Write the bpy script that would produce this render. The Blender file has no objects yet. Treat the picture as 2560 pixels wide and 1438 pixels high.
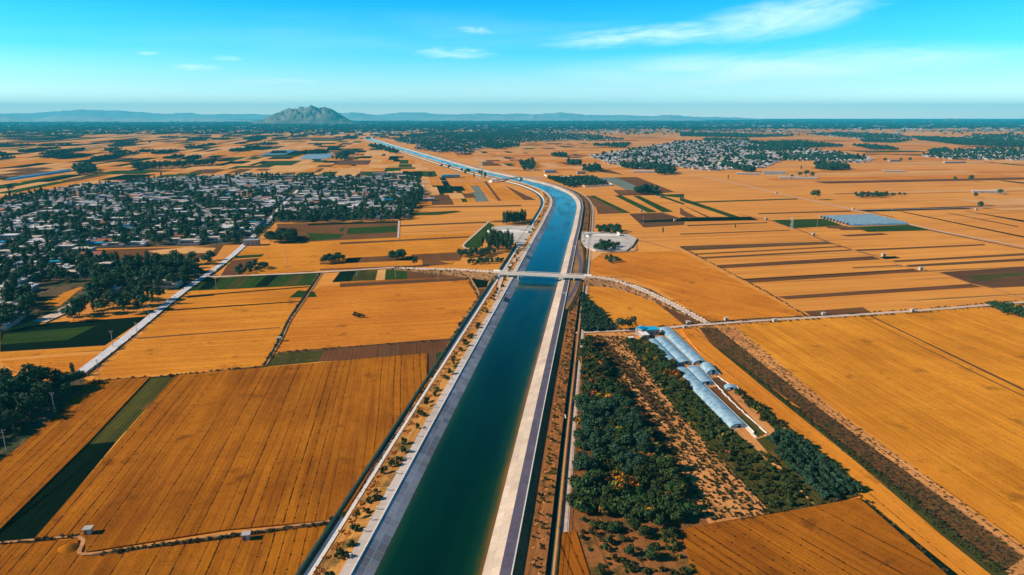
import bpy, math, random
import numpy as np
from math import radians as R, sin, cos, pi
random.seed(7); rng = np.random.default_rng(7)
sc = bpy.context.scene; col = sc.collection
# ------------------------------------------------------------------ camera, sky, sun, exposure
FOC = 1707.; CH = 120.; PITCH = math.atan((719-290)/FOC)
cd = bpy.data.cameras.new('camera'); cam = bpy.data.objects.new('camera', cd); col.objects.link(cam)
cam.location = (0, 0, CH); cam.rotation_euler = (pi/2-PITCH, 0, 0)
cd.sensor_width = 36; cd.lens = FOC/2560*36; cd.clip_end = 300000; cd.clip_start = 1
sc.camera = cam
SUN_EL, SUN_AZ = R(30), R(-97)      # azimuth from +Y towards +X: the sun stands to the left, a little behind
sd = bpy.data.lights.new('sun', 'SUN'); sun = bpy.data.objects.new('sun', sd); col.objects.link(sun)
sd.energy = 5.0; sd.angle = R(.5); sd.color = (1.0, .86, .68)
sun.rotation_euler = (pi/2-SUN_EL, 0, -SUN_AZ+pi); sun.location = (-200, 0, 300)
sc.view_settings.view_transform = 'Standard'; sc.view_settings.look = 'None'
sc.view_settings.exposure = 0.5; sc.view_settings.gamma = 1
w = bpy.data.worlds.new('World'); sc.world = w; w.use_nodes = True
nt = w.node_tree; N = nt.nodes; L = nt.links; N.clear()
def nd(t, **k):
    n = N.new(t)
    for a, b in k.items(): setattr(n, a, b)
    return n
def wm(op, a, b=None, c=None, clamp=False):
    n = N.new('ShaderNodeMath'); n.operation = op; n.use_clamp = clamp
    for i, v in enumerate((a, b, c)):
        if v is None: continue
        if isinstance(v, (int, float)): n.inputs[i].default_value = v
        else: L.new(v, n.inputs[i])
    return n.outputs[0]
sky = nd('ShaderNodeTexSky', sky_type='NISHITA'); sky.sun_disc = False
sky.sun_elevation = SUN_EL; sky.sun_rotation = SUN_AZ; sky.air_density = 1.0; sky.dust_density = .3; sky.ozone_density = 2
tc = nd('ShaderNodeTexCoord'); sp = nd('ShaderNodeSeparateXYZ'); L.new(tc.outputs['Generated'], sp.inputs[0])
el = wm('MULTIPLY', wm('ARCSINE', sp.outputs[2]), 180/pi)
az = wm('MULTIPLY', wm('ARCTAN2', sp.outputs[0], sp.outputs[1]), 180/pi)
ramp = nd('ShaderNodeValToRGB'); L.new(wm('DIVIDE', el, 30, clamp=True), ramp.inputs[0])
cr = ramp.color_ramp; cr.elements[0].position = 0; cr.elements[0].color = (1.7, 1.65, 1.95, 1)
cr.elements[1].position = 1; cr.elements[1].color = (.02, .16, .28, 1)
for p, c in ((.035, (1.05, 1.3, 1.6, 1)), (.08, (.60, .95, 1.15, 1)), (.16, (.14, .72, 1, 1)), (.31, (.0, .56, .92, 1)), (.5, (.0, .27, .46, 1))):
    e = cr.elements.new(p); e.color = c
mul = nd('ShaderNodeMix', data_type='RGBA', blend_type='MULTIPLY'); mul.inputs[0].default_value = 1
L.new(sky.outputs[0], mul.inputs[6]); L.new(ramp.outputs[0], mul.inputs[7])
# clouds: streaks of cirrus at fixed bearings in the sky
def streak(a0, e0, length, width, tilt, seed, sx, sy, thr, gain, bend=0):
    da = wm('SUBTRACT', az, a0); de = wm('SUBTRACT', el, e0)
    t = R(tilt)
    u = wm('ADD', wm('MULTIPLY', da, cos(t)), wm('MULTIPLY', de, sin(t)))
    v = wm('SUBTRACT', wm('MULTIPLY', de, cos(t)), wm('MULTIPLY', da, sin(t)))
    if bend: v = wm('SUBTRACT', v, wm('MULTIPLY', wm('MULTIPLY', u, u), bend))
    cx = nd('ShaderNodeCombineXYZ'); L.new(wm('MULTIPLY', u, sx), cx.inputs[0]); L.new(wm('MULTIPLY', v, sy), cx.inputs[1]); cx.inputs[2].default_value = seed
    no = nd('ShaderNodeTexNoise'); no.inputs['Scale'].default_value = 1; no.inputs['Detail'].default_value = 7; no.inputs['Roughness'].default_value = .58
    no.inputs['Distortion'].default_value = .5
    L.new(cx.outputs[0], no.inputs['Vector'])
    r2 = wm('ADD', wm('POWER', wm('ABSOLUTE', wm('DIVIDE', u, length)), 2.4), wm('POWER', wm('ABSOLUTE', wm('DIVIDE', v, width)), 2))
    env = wm('SUBTRACT', 1, r2, clamp=True)
    return wm('MULTIPLY', wm('MULTIPLY', wm('SUBTRACT', wm('ADD', no.outputs['Fac'], wm('MULTIPLY', env, .28)), thr), gain, clamp=True), env)
def dirpx(x, y):
    u = (x-1280)/FOC; v = (y-719)/FOC
    dx, dy, dz = u, cos(PITCH)-v*sin(PITCH), -(v*cos(PITCH)+sin(PITCH))
    return math.degrees(math.atan2(dx, dy)), math.degrees(math.atan2(dz, math.hypot(dx, dy)))
CL = [(1640, 88, 10.5, .95, 3, 1.1, .28, 1.5, .48, 2.3, 0), (1960, 46, 8.5, 1.7, 8, 3.3, .25, 1.0, .47, 2.0, .004),
      (1130, 132, 4.2, .6, -1, 5.2, .45, 2.2, .49, 1.9, 0), (1900, 180, 19, 2.0, 1.5, 8.4, .14, .8, .45, 2.3, 0), (2300, 145, 6, .9, -3, 3.9, .3, 1.6, .50, 2.0, -.01),
      (370, 133, .9, .22, 0, 2.1, 1, 3, .5, 1.7, 0), (565, 146, 1.4, .28, 0, 2.7, 1, 3, .5, 1.5, 0), (490, 168, 2, .3, 0, 6.7, .8, 3, .5, 2.5, 0),
      (700, 205, 5, .35, 1, 9.7, .6, 3, .5, 2.0, 0), (1200, 75, 2.5, .4, -2, 4.7, .5, 2, .5, 1.5, 0), (1250, 235, 22, 1.7, 0, 12.7, .12, .9, .50, 1.1, 0), (900, 95, 30, 2.2, 2, 15.7, .08, .6, .52, .35, 0)]
cl = None
for c in CL:
    a, e = dirpx(c[0], c[1]); s = streak(a, e, *c[2:])
    cl = s if cl is None else wm('MAXIMUM', cl, s)
mixc = nd('ShaderNodeMix', data_type='RGBA'); L.new(wm('MULTIPLY', cl, .85, clamp=True), mixc.inputs[0])
L.new(mul.outputs[2], mixc.inputs[6]); mixc.inputs[7].default_value = (4.4, 5.9, 6.2, 1)
bg = nd('ShaderNodeBackground'); bg.inputs[1].default_value = .16
wo = nd('ShaderNodeOutputWorld'); L.new(mixc.outputs[2], bg.inputs[0]); L.new(bg.outputs[0], wo.inputs[0])

# ------------------------------------------------------------------ helpers
def G(x, y, z=0.):
    "pixel of the survey photo -> point on the land"
    u = (x-1280)/FOC; v = (y-719)/FOC
    t = (CH-z)/(sin(PITCH)+v*cos(PITCH))
    return np.array([u*t, t*(cos(PITCH)-v*sin(PITCH))])
def PX(x, y, z=0.):
    a = y; b = CH-z
    dep = a*cos(PITCH)+b*sin(PITCH); dn = b*cos(PITCH)-a*sin(PITCH)
    return 1280+FOC*x/dep, 719+FOC*dn/dep
AD = R(-8.5); A = np.array([sin(AD), cos(AD)]); BD = R(79); B = np.array([sin(BD), cos(BD)])
def tag(o, label=None, cat=None, group=None, kind=None):
    if label: o['label'] = label
    if cat: o['category'] = cat
    if group: o['group'] = group
    if kind: o['kind'] = kind
    return o
class Q:
    "collects quads"
    def __init__(s): s.V = []; s.F = []; s.M = []; s.U = []
    def quad(s, a, b, c, d, m=0, uv=None):
        n = len(s.V); s.V += [a, b, c, d]; s.F.append((n, n+1, n+2, n+3)); s.M.append(m); s.U += (uv or [(0, 0), (1, 0), (1, 1), (0, 1)])
    def box(s, c, d, m=0, rot=0, taper=1):
        x, y, z = c; a, b, h = d[0]/2, d[1]/2, d[2]; cr_, sr = cos(rot), sin(rot)
        def P(i, j, k):
            f = taper if k else 1
            return (x+i*a*f*cr_-j*b*f*sr, y+i*a*f*sr+j*b*f*cr_, z+k*h)
        p = [P(i, j, k) for k in (0, 1) for j in (-1, 1) for i in (-1, 1)]
        for f in ((0, 2, 3, 1), (4, 5, 7, 6), (0, 1, 5, 4), (2, 6, 7, 3), (0, 4, 6, 2), (1, 3, 7, 5)):
            s.quad(*[p[i] for i in f], m=m)
    def tube(s, p0, p1, r0, r1, n=6, m=0):
        p0 = np.array(p0, float); p1 = np.array(p1, float); d = p1-p0; d /= np.linalg.norm(d)
        a = np.cross(d, (0, 0, 1) if abs(d[2]) < .9 else (1, 0, 0)); a /= np.linalg.norm(a); b = np.cross(d, a)
        r = [[p+rr*(cos(2*pi*i/n)*a+sin(2*pi*i/n)*b) for i in range(n)] for p, rr in ((p0, r0), (p1, r1))]
        for i in range(n):
            j = (i+1) % n; s.quad(tuple(r[0][i]), tuple(r[0][j]), tuple(r[1][j]), tuple(r[1][i]), m=m)
        if n == 4: s.quad(*[tuple(v) for v in r[1]], m=m)
    def arr(s): return np.array(s.V, float).reshape(-1, 3), np.array(s.F, int).reshape(-1, 4), np.array(s.M, int)
    def mesh(s, name, mats, smooth=False):
        V, F, M = s.arr(); return npmesh(name, V, F, M, mats, np.array(s.U, float), smooth)
def npmesh(name, V, F, M, mats, UV=None, smooth=False):
    me = bpy.data.meshes.new(name); n = len(F)
    me.vertices.add(len(V)); me.vertices.foreach_set('co', V.astype(np.float32).ravel())
    me.loops.add(4*n); me.loops.foreach_set('vertex_index', F.astype(np.int32).ravel())
    me.polygons.add(n); me.polygons.foreach_set('loop_start', np.arange(0, 4*n, 4, dtype=np.int32))
    for m in mats: me.materials.append(m)
    me.polygons.foreach_set('material_index', np.asarray(M, np.int32))
    if UV is not None and len(UV) == 4*n:
        u = me.uv_layers.new(name='UVMap'); u.data.foreach_set('uv', UV.astype(np.float32).ravel())
    me.update(calc_edges=True)
    if smooth: me.polygons.foreach_set('use_smooth', np.ones(n, bool))
    return me
def link(name, me, parent=None, loc=None, rz=0, sc_=None):
    o = bpy.data.objects.new(name, me); col.objects.link(o)
    if parent: o.parent = parent
    if loc is not None: o.location = loc
    if rz: o.rotation_euler = (0, 0, rz)
    if sc_ is not None: o.scale = (sc_,)*3 if isinstance(sc_, (int, float)) else sc_
    return o
def empty(name, loc, rz=0):
    o = bpy.data.objects.new(name, None); col.objects.link(o); o.location = loc; o.rotation_euler = (0, 0, rz); o.empty_display_size = .5
    return o
def scatter_mesh(name, protos, pos, rot, scl, mats, sclz=None):
    "many copies of quad prototypes merged into one mesh"
    Vs, Fs, Ms, n = [], [], [], 0
    if sclz is None: sclz = scl
    for i, p in enumerate(pos):
        V, F, M = protos[i % len(protos)] if not isinstance(protos, dict) else protos[i]
        c, s_ = cos(rot[i]), sin(rot[i])
        W = np.empty_like(V); W[:, 0] = (V[:, 0]*c-V[:, 1]*s_)*scl[i]+p[0]; W[:, 1] = (V[:, 0]*s_+V[:, 1]*c)*scl[i]+p[1]; W[:, 2] = V[:, 2]*sclz[i]+(p[2] if len(p) > 2 else 0)
        Vs.append(W); Fs.append(F+n); Ms.append(M); n += len(V)
    return npmesh(name, np.concatenate(Vs), np.concatenate(Fs), np.concatenate(Ms), mats)
def inpoly(x, y, poly):
    r = False; n = len(poly); j = n-1
    for i in range(n):
        xi, yi = poly[i]; xj, yj = poly[j]
        if (yi > y) != (yj > y) and x < (xj-xi)*(y-yi)/(yj-yi)+xi: r = not r
        j = i
    return r

# ------------------------------------------------------------------ materials
class MT:
    def __init__(s, name, rough=.9, spec=.2):
        s.m = bpy.data.materials.new(name); s.m.use_nodes = True; s.nt = s.m.node_tree; s.b = s.nt.nodes['Principled BSDF']
        s.b.inputs['Roughness'].default_value = rough; s.b.inputs['Specular IOR Level'].default_value = spec
    def n(s, t, ins=None, **k):
        x = s.nt.nodes.new(t)
        for a, b in k.items(): setattr(x, a, b)
        for a, b in (ins or {}).items():
            if hasattr(b, 'is_linked'): s.nt.links.new(b, x.inputs[a])
            else: x.inputs[a].default_value = b
        return x
    def math(s, op, *v, clamp=False):
        x = s.nt.nodes.new('ShaderNodeMath'); x.operation = op; x.use_clamp = clamp
        for i, a in enumerate(v):
            if hasattr(a, 'is_linked'): s.nt.links.new(a, x.inputs[i])
            else: x.inputs[i].default_value = a
        return x.outputs[0]
    def mix(s, f, a, b, bt='MIX'):
        x = s.nt.nodes.new('ShaderNodeMix'); x.data_type = 'RGBA'; x.blend_type = bt
        for i, v in ((0, f), (6, a), (7, b)):
            if hasattr(v, 'is_linked'): s.nt.links.new(v, x.inputs[i])
            else: x.inputs[i].default_value = v if i == 0 else tuple(v)[:3]+(1,)
        return x.outputs[2]
    def noise(s, vec, scale, detail=3, rough=.5, dist=0):
        x = s.n('ShaderNodeTexNoise', {'Scale': scale, 'Detail': detail, 'Roughness': rough, 'Distortion': dist})
        if vec is not None: s.nt.links.new(vec, x.inputs['Vector'])
        return x.outputs['Fac']
    def step(s, v, lo, hi):
        x = s.n('ShaderNodeMapRange', {'Value': v, 'From Min': lo, 'From Max': hi}); return x.outputs[0]
    def pos(s): return s.n('ShaderNodeNewGeometry').outputs['Position']
    def scaled(s, vec, x, y, z=1):
        m = s.n('ShaderNodeVectorMath', {0: vec, 1: (x, y, z)}, operation='MULTIPLY'); return m.outputs[0]
    def base(s, c): s.nt.links.new(c, s.b.inputs['Base Color'])
    def bump(s, h, strength=.3, dist=.2):
        x = s.n('ShaderNodeBump', {'Height': h, 'Strength': strength, 'Distance': dist}); s.nt.links.new(x.outputs[0], s.b.inputs['Normal'])
def plain(name, c, c2=None, scale=.5, rough=.85, spec=.2, metal=0):
    m = MT(name, rough, spec); c2 = c2 or tuple(v*.72 for v in c)
    m.base(m.mix(m.step(m.noise(m.pos(), scale, 5, .6), .35, .68), c, c2)); m.b.inputs['Metallic'].default_value = metal
    return m.m
def crop(name, c1, c2, lc, sp_, lw, ls, grain=.25, dots=0, patch=None, sheen=.0, fine=1.2, orr=.10, dense=0):
    "rows along v of the field's own UV (metres)"
    m = MT(name, 1, .0)
    uv = m.n('ShaderNodeUVMap').outputs[0]
    warp = m.noise(m.scaled(uv, .03, .012), 1, 2)
    s_ = m.n('ShaderNodeSeparateXYZ', {0: uv}); rnd = m.n('ShaderNodeObjectInfo').outputs['Random']
    u = m.math('ADD', m.math('ADD', s_.outputs[0], m.math('MULTIPLY', warp, 2.4)), m.math('MULTIPLY', rnd, 37.3)); v = s_.outputs[1]
    q = m.math('DIVIDE', u, sp_); cell = m.math('FLOOR', q); fr = m.math('ABSOLUTE', m.math('SUBTRACT', m.math('FRACT', q), .5))
    wn = m.n('ShaderNodeTexWhiteNoise', {'W': cell}, noise_dimensions='1D').outputs['Value']
    brk = m.step(m.noise(m.scaled(uv, .35, .22), 1, 3), .38, .56)
    line = m.math('MULTIPLY', m.math('MULTIPLY', m.math('SUBTRACT', 1, m.step(fr, lw/sp_*.25, lw/sp_), clamp=True), m.math('ADD', m.math('MULTIPLY', m.math('POWER', wn, 1.4), .85), .15)), m.math('ADD', m.math('MULTIPLY', brk, .75), .25))
    if dots:
        dv = m.math('ABSOLUTE', m.math('SUBTRACT', m.math('FRACT', m.math('ADD', m.math('DIVIDE', v, dots), wn)), .5))
        dd = m.math('ADD', m.math('POWER', m.math('MULTIPLY', fr, sp_/.42), 2), m.math('POWER', m.math('MULTIPLY', dv, dots/.42), 2))
        line = m.math('MAXIMUM', line, m.math('MULTIPLY', m.math('SUBTRACT', 1, dd, clamp=True), m.math('MULTIPLY', m.step(wn, .25, .5), 1.3)), clamp=True)
    st = m.noise(m.scaled(uv, .22, .008), 1, 4, .6)
    st2 = m.noise(m.scaled(uv, 1.1, .03), 1, 3, .6)
    bl = m.noise(uv, .018, 5, .65); fg = m.noise(uv, fine, 4, .7); fg2 = m.noise(uv, .25, 3, .6)
    f = m.math('ADD', m.math('MULTIPLY', st, .38), m.math('ADD', m.math('MULTIPLY', bl, .42), m.math('MULTIPLY', st2, .25)))
    c = m.mix(m.step(f, .39, .61), c1, c2)
    c = m.mix(m.math('MULTIPLY', m.math('ADD', m.math('MULTIPLY', m.math('SUBTRACT', fg, .5), 2), m.math('MULTIPLY', m.math('SUBTRACT', fg2, .5), 1.0)), grain*1.5, clamp=True), c, tuple(x*.35 for x in c2))
    if patch:
        c = m.mix(m.math('MULTIPLY', m.step(m.noise(uv, .06, 5, .65), patch[1], patch[1]+.08), patch[2]), c, patch[0])
    c = m.mix(m.math('MULTIPLY', line, ls, clamp=True), c, lc)
    hv = m.n('ShaderNodeHueSaturation', {'Hue': m.math('ADD', .5, m.math('MULTIPLY', m.math('SUBTRACT', rnd, .5), .010)), 'Saturation': 1, 'Value': m.math('ADD', 1, m.math('MULTIPLY', m.math('SUBTRACT', rnd, .5), orr)), 'Color': c})
    m.base(hv.outputs[0])
    m.b.inputs['Sheen Weight'].default_value = sheen; m.b.inputs['Sheen Tint'].default_value = (1, .75, .45, 1); m.b.inputs['Sheen Roughness'].default_value = .5
    m.bump(m.math('SUBTRACT', m.math('ADD', m.math('MULTIPLY', fg, .6), m.math('MULTIPLY', fg2, .5)), line), .55, .35)
    return m.m
WH = crop('ripe_wheat', (.78, .30, .030), (.54, .18, .016), (.10, .035, .007), 3.1, .26, .9, .5, dots=6.5, patch=((.22, .075, .012), .60, .6), sheen=0)
WHD = crop('ripe_wheat_dimmed', (.50, .17, .010), (.25, .075, .006), (.045, .015, .004), 3.1, .32, 1.0, .8, dots=6.5, patch=((.13, .04, .006), .60, .65), sheen=0, orr=.1)  # darker wheat copy; foreground vignetting put into the colour
WHR = crop('ripe_wheat_plain', (.80, .305, .028), (.50, .165, .013), (.18, .06, .008), 3.1, .26, .6, .6, dots=6.5, patch=((.22, .075, .012), .60, .6))
WHS = crop('stubble', (.76, .41, .16), (.60, .29, .09), (.3, .11, .02), 4, .2, .5, .25, sheen=0)
GRN = crop('green_crop', (.050, .085, .012), (.022, .052, .012), (.016, .022, .008), 1.1, .25, .6, .5, patch=((.13, .09, .03), .64, .5))
DGR = crop('dark_crop_and_ditch', (.008, .020, .009), (.004, .012, .006), (.004, .010, .006), .9, .25, .6, .4, orr=.5)
OLV = crop('olive_crop', (.10, .085, .02), (.045, .05, .012), (.04, .025, .01), 1.6, .3, .6, .6, patch=((.25, .12, .035), .6, .6))
BRN = crop('brown_soil', (.20, .085, .032), (.125, .052, .022), (.06, .025, .012), 2.2, .25, .5, .35, patch=((.06, .06, .02), .62, .4))
DBR = crop('dark_brown_soil', (.17, .08, .035), (.10, .05, .024), (.03, .015, .01), 2.2, .25, .5, .4)
TAN = crop('sandy_soil', (.74, .33, .11), (.50, .20, .06), (.26, .1, .03), 2.6, .5, .5, .35, patch=((.17, .09, .03), .56, .6))
SCR = crop('scrub_ground', (.42, .165, .045), (.22, .085, .028), (.05, .03, .012), 5, .8, .3, .8, patch=((.05, .05, .014), .52, .8), fine=.8)
GRY = crop('netting', (.20, .23, .19), (.14, .17, .15), (.09, .1, .09), 3, .3, .5, .3)
VGR = crop('village_copse_earth', (.20, .12, .07), (.09, .07, .04), (.03, .03, .02), 9, 1.5, .3, .7, patch=((.025, .05, .02), .48, .85), fine=.5)
FM = {'v': VGR, 'R': WHR, 'W': WH, 'D': WHD, 'S': WHS, 'g': GRN, 'd': DGR, 'o': OLV, 'b': BRN, 'k': DBR, 't': TAN, 's': SCR, 'n': GRY}
FN = {'v': 'village_copse_ground', 'R': 'wheat_field', 'W': 'wheat_field', 'D': 'wheat_field', 'S': 'stubble_field', 'g': 'green_crop_field', 'd': 'dark_crop_or_ditch', 'o': 'weedy_field', 'b': 'bare_field', 'k': 'ploughed_strip', 't': 'sandy_plot', 's': 'scrub_ground', 'n': 'netted_plot'}
def foliage(name, c, c2, hue=.04, val=.5, autumn=None):
    m = MT(name, .8, .12); g = m.n('ShaderNodeNewGeometry'); rnd = m.n('ShaderNodeObjectInfo').outputs['Random']
    nz = m.noise(g.outputs['Position'], .9, 3, .6)
    pi_ = g.outputs['Random Per Island']
    cc = m.mix(m.step(nz, .38, .62), c, c2)
    if autumn: cc = m.mix(m.math('MULTIPLY', m.step(m.noise(g.outputs['Position'], .11, 2), autumn[1], autumn[1]+.06), m.step(pi_, .35, .6)), cc, autumn[0])
    h = m.n('ShaderNodeHueSaturation', {'Hue': m.math('ADD', .5, m.math('MULTIPLY', m.math('SUBTRACT', rnd, .5), hue)), 'Saturation': 1,
        'Value': m.math('ADD', m.math('ADD', 1, m.math('MULTIPLY', m.math('SUBTRACT', rnd, .5), val)), m.math('MULTIPLY', m.math('SUBTRACT', pi_, .5), .8)), 'Color': cc})
    m.base(h.outputs[0]); return m.m
LEAF = foliage('village_leaves', (.018, .056, .028), (.034, .078, .026))
LEAFD = foliage('dense_leaves', (.014, .050, .032), (.024, .062, .028))
LEAFO = foliage('orchard_leaves', (.050, .072, .014), (.018, .044, .016), .07, .7, autumn=((.42, .16, .01), .585))
LEAFS = foliage('shrub_leaves', (.055, .065, .014), (.028, .048, .014), .06, .6, autumn=((.28, .12, .02), .60))
LEAFK = foliage('seedling_leaves', (.07, .045, .018), (.045, .05, .018), .04, .5)
LEAFG = foliage('low_weed_leaves', (.045, .048, .014), (.024, .036, .012), .04, .5)
LEAFP = foliage('pine_leaves', (.022, .055, .030), (.034, .072, .034), .03, .4)
WEED = foliage('dry_weeds', (.80, .40, .06), (.62, .28, .04), .04, .6)
BARK = plain('bark', (.16, .1, .07))
# concrete slabs with joints; uv = (across, along) metres
def slab(name, c, c2, cj, su, sv, jw, panel=.25, rough=.85):
    m = MT(name, rough, .25); uv = m.n('ShaderNodeUVMap').outputs[0]; s_ = m.n('ShaderNodeSeparateXYZ', {0: uv})
    qu = m.math('DIVIDE', s_.outputs[0], su); qv = m.math('DIVIDE', s_.outputs[1], sv)
    ju = m.math('SUBTRACT', .5, m.math('ABSOLUTE', m.math('SUBTRACT', m.math('FRACT', qu), .5)))
    jv = m.math('SUBTRACT', .5, m.math('ABSOLUTE', m.math('SUBTRACT', m.math('FRACT', qv), .5)))
    j = m.math('MAXIMUM', m.math('LESS_THAN', ju, jw/su), m.math('LESS_THAN', jv, jw/sv))
    cell = m.n('ShaderNodeCombineXYZ', {0: m.math('FLOOR', qu), 1: m.math('FLOOR', qv)}).outputs[0]
    wn = m.n('ShaderNodeTexWhiteNoise', {'Vector': cell}).outputs['Value']
    stretch = m.step(m.noise(m.scaled(uv, .02, .028), 1, 2), .42, .58)
    stain = m.noise(m.scaled(uv, .8, .35), 1, 5, .65)
    f = m.math('ADD', m.math('ADD', m.math('MULTIPLY', wn, panel), m.math('MULTIPLY', stain, .7)), m.math('MULTIPLY', stretch, .25))
    c_ = m.mix(m.step(f, .3, .95), c, c2); c_ = m.mix(m.math('MULTIPLY', m.step(m.noise(m.scaled(uv, .35, 1.6), 1, 4, .7), .56, .72), .45), c_, tuple(x*.45 for x in c2)); c_ = m.mix(m.math('MULTIPLY', m.step(m.noise(m.scaled(uv, .1, .06), 1, 3, .6), .55, .65), .35), c_, (.34, .22, .12))
    m.base(m.mix(m.math('MULTIPLY', j, .75), c_, cj)); return m.m
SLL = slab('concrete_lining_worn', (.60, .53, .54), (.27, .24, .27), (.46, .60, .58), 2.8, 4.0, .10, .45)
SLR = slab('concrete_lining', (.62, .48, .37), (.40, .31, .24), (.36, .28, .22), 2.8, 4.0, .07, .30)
PTH = slab('path_concrete', (.62, .52, .46), (.44, .36, .31), (.4, .32, .28), 40, 5, .06, .2)
CONC = plain('pale_concrete', (.72, .66, .60), (.55, .50, .45), .6)
WALLC = plain('white_coping', (.78, .72, .64), (.60, .54, .48), .9)
ASPH = plain('asphalt', (.125, .105, .15), (.085, .07, .10), .25)
ROADW = plain('concrete_road', (.66, .63, .64), (.50, .47, .48), .3)
DIRT = plain('dirt_track', (.58, .28, .11), (.34, .15, .06), .6)
DIRTW = plain('pale_track', (.68, .52, .42), (.5, .35, .25), .35)
EMB = crop('embankment_grass', (.40, .20, .085), (.20, .11, .05), (.06, .05, .02), 3, .6, .4, .7, patch=((.06, .06, .02), .55, .6))
BERM = crop('weedy_berm', (.60, .27, .06), (.34, .15, .045), (.10, .05, .015), 2.2, .6, .6, .8, patch=((.07, .06, .02), .55, .8), fine=.9)
DITC = plain('ditch_growth', (.012, .05, .035), (.02, .03, .025), .8)
DITW = plain('ditch_water', (.10, .14, .22), (.06, .09, .14), .1, .25, .5)
STEEL = plain('green_fence_wire', (.03, .17, .13), (.02, .12, .1)); POLE = plain('pole_concrete', (.34, .32, .30))
def water():
    m = MT('canal_water', .12, .5); uv = m.n('ShaderNodeUVMap').outputs[0]; s_ = m.n('ShaderNodeSeparateXYZ', {0: uv})
    n1 = m.noise(m.scaled(uv, .25, .06), 1, 3); n2 = m.noise(m.scaled(uv, .06, .012), 1, 2)
    u = m.math('ADD', s_.outputs[0], m.math('MULTIPLY', m.math('SUBTRACT', n1, .5), 1.6))
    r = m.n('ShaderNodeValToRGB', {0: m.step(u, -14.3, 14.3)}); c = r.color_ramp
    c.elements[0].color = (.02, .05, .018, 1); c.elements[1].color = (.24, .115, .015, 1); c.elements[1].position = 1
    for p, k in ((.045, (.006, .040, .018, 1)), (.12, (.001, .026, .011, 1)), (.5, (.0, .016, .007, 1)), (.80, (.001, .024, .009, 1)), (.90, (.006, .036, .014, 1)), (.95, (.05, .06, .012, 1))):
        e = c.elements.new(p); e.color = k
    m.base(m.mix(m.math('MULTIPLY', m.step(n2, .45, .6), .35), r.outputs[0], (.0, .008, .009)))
    m.b.inputs['IOR'].default_value = 1.33
    rip = m.math('ADD', m.noise(m.pos(), .9, 5, .65), m.math('MULTIPLY', m.noise(m.pos(), .12, 2), .6)); m.bump(rip, .16, .3)
    wind = m.step(m.noise(m.scaled(uv, .09, .018), 1, 4, .6), .42, .60)
    m.nt.links.new(m.math('ADD', .07, m.math('MULTIPLY', wind, .16)), m.b.inputs['Roughness'])
    return m.m
WATER = water()

# ------------------------------------------------------------------ ground
def ground_mat():
    m = MT('farmland', .95, .05); p = m.pos(); s_ = m.n('ShaderNodeSeparateXYZ', {0: p})
    mp = m.n('ShaderNodeMapping', {'Vector': p, 'Rotation': (0, 0, R(-11))}).outputs[0]
    st = m.noise(m.scaled(mp, .004, .09), 1, 4, .6); bl = m.noise(p, .006, 4, .6); fg = m.noise(p, .5, 4, .7); st2 = m.noise(m.scaled(mp, .012, .5), 1, 3)
    c = m.mix(m.step(m.math('ADD', m.math('MULTIPLY', st, .5), m.math('ADD', m.math('MULTIPLY', bl, .3), m.math('MULTIPLY', st2, .2))), .38, .62), (.76, .32, .055), (.54, .19, .025))
    c = m.mix(m.math('MULTIPLY', m.step(fg, .5, .8), .35), c, (.3, .1, .02))
    ln = m.step(m.noise(m.scaled(mp, .0035, .20), 1, 2, .4), .655, .68)
    c = m.mix(m.math('MULTIPLY', ln, .75), c, (.08, .07, .03))
    # far land: woods with pale clearings
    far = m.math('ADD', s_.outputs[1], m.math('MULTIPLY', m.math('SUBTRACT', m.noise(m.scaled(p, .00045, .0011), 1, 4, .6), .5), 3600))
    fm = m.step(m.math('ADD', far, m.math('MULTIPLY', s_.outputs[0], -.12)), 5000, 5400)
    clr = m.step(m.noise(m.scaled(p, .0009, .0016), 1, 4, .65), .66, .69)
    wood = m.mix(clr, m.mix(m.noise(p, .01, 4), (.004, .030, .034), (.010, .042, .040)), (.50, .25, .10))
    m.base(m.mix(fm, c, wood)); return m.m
q = Q(); 
xs = [-30500, -15000, -6000, -2000, 2000, 6000, 15000, 30500]; ys = [-600, 1000, 4000, 10000, 18000, 31000]
for i in range(len(xs)-1):
    for j in range(len(ys)-1): q.quad((xs[i], ys[j], 0), (xs[i+1], ys[j], 0), (xs[i+1], ys[j+1], 0), (xs[i], ys[j+1], 0))
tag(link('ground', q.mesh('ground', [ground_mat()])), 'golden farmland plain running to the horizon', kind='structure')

# ------------------------------------------------------------------ canal
CP = [(-74, -240), (-43, 0), (-22.5, 160), (-8, 277), (22.5, 514), (42.5, 672), (50.5, 731), (63, 834), (72, 909), (77.5, 985), (76, 1066), (65, 1147), (43, 1238), (12, 1320), (-15, 1384), (-100, 1600), (-199, 1910), (-313, 2270), (-433, 2650), (-610, 3230), (-770, 3760), (-835, 4150), (-830, 4650), (-790, 5600)]
def catmull(P, step=6):
    P = [np.array(p, float) for p in P]; out = []
    for i in range(1, len(P)-2):
        p0, p1, p2, p3 = P[i-1:i+3]; n = max(3, int(np.linalg.norm(p2-p1)/(step if p1[1] < 1500 else step*4)))
        for k in range(n):
            t = k/n; out.append(.5*((2*p1)+(-p0+p2)*t+(2*p0-5*p1+4*p2-p3)*t*t+(-p0+3*p1-3*p2+p3)*t**3))
    return np.array(out+[P[-2]])
def smooth(C, n=6):
    for _ in range(n): C[1:-1] = (C[:-2]+2*C[1:-1]+C[2:])/4
    return C
CC = smooth(catmull(CP), 14)
def normals(C):
    T = np.gradient(C, axis=0); T /= np.linalg.norm(T, axis=1)[:, None]; return T, np.stack([T[:, 1], -T[:, 0]], 1)
CT, CN = normals(CC); CS = np.concatenate([[0], np.cumsum(np.linalg.norm(np.diff(CC, axis=0), axis=1))])
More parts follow.
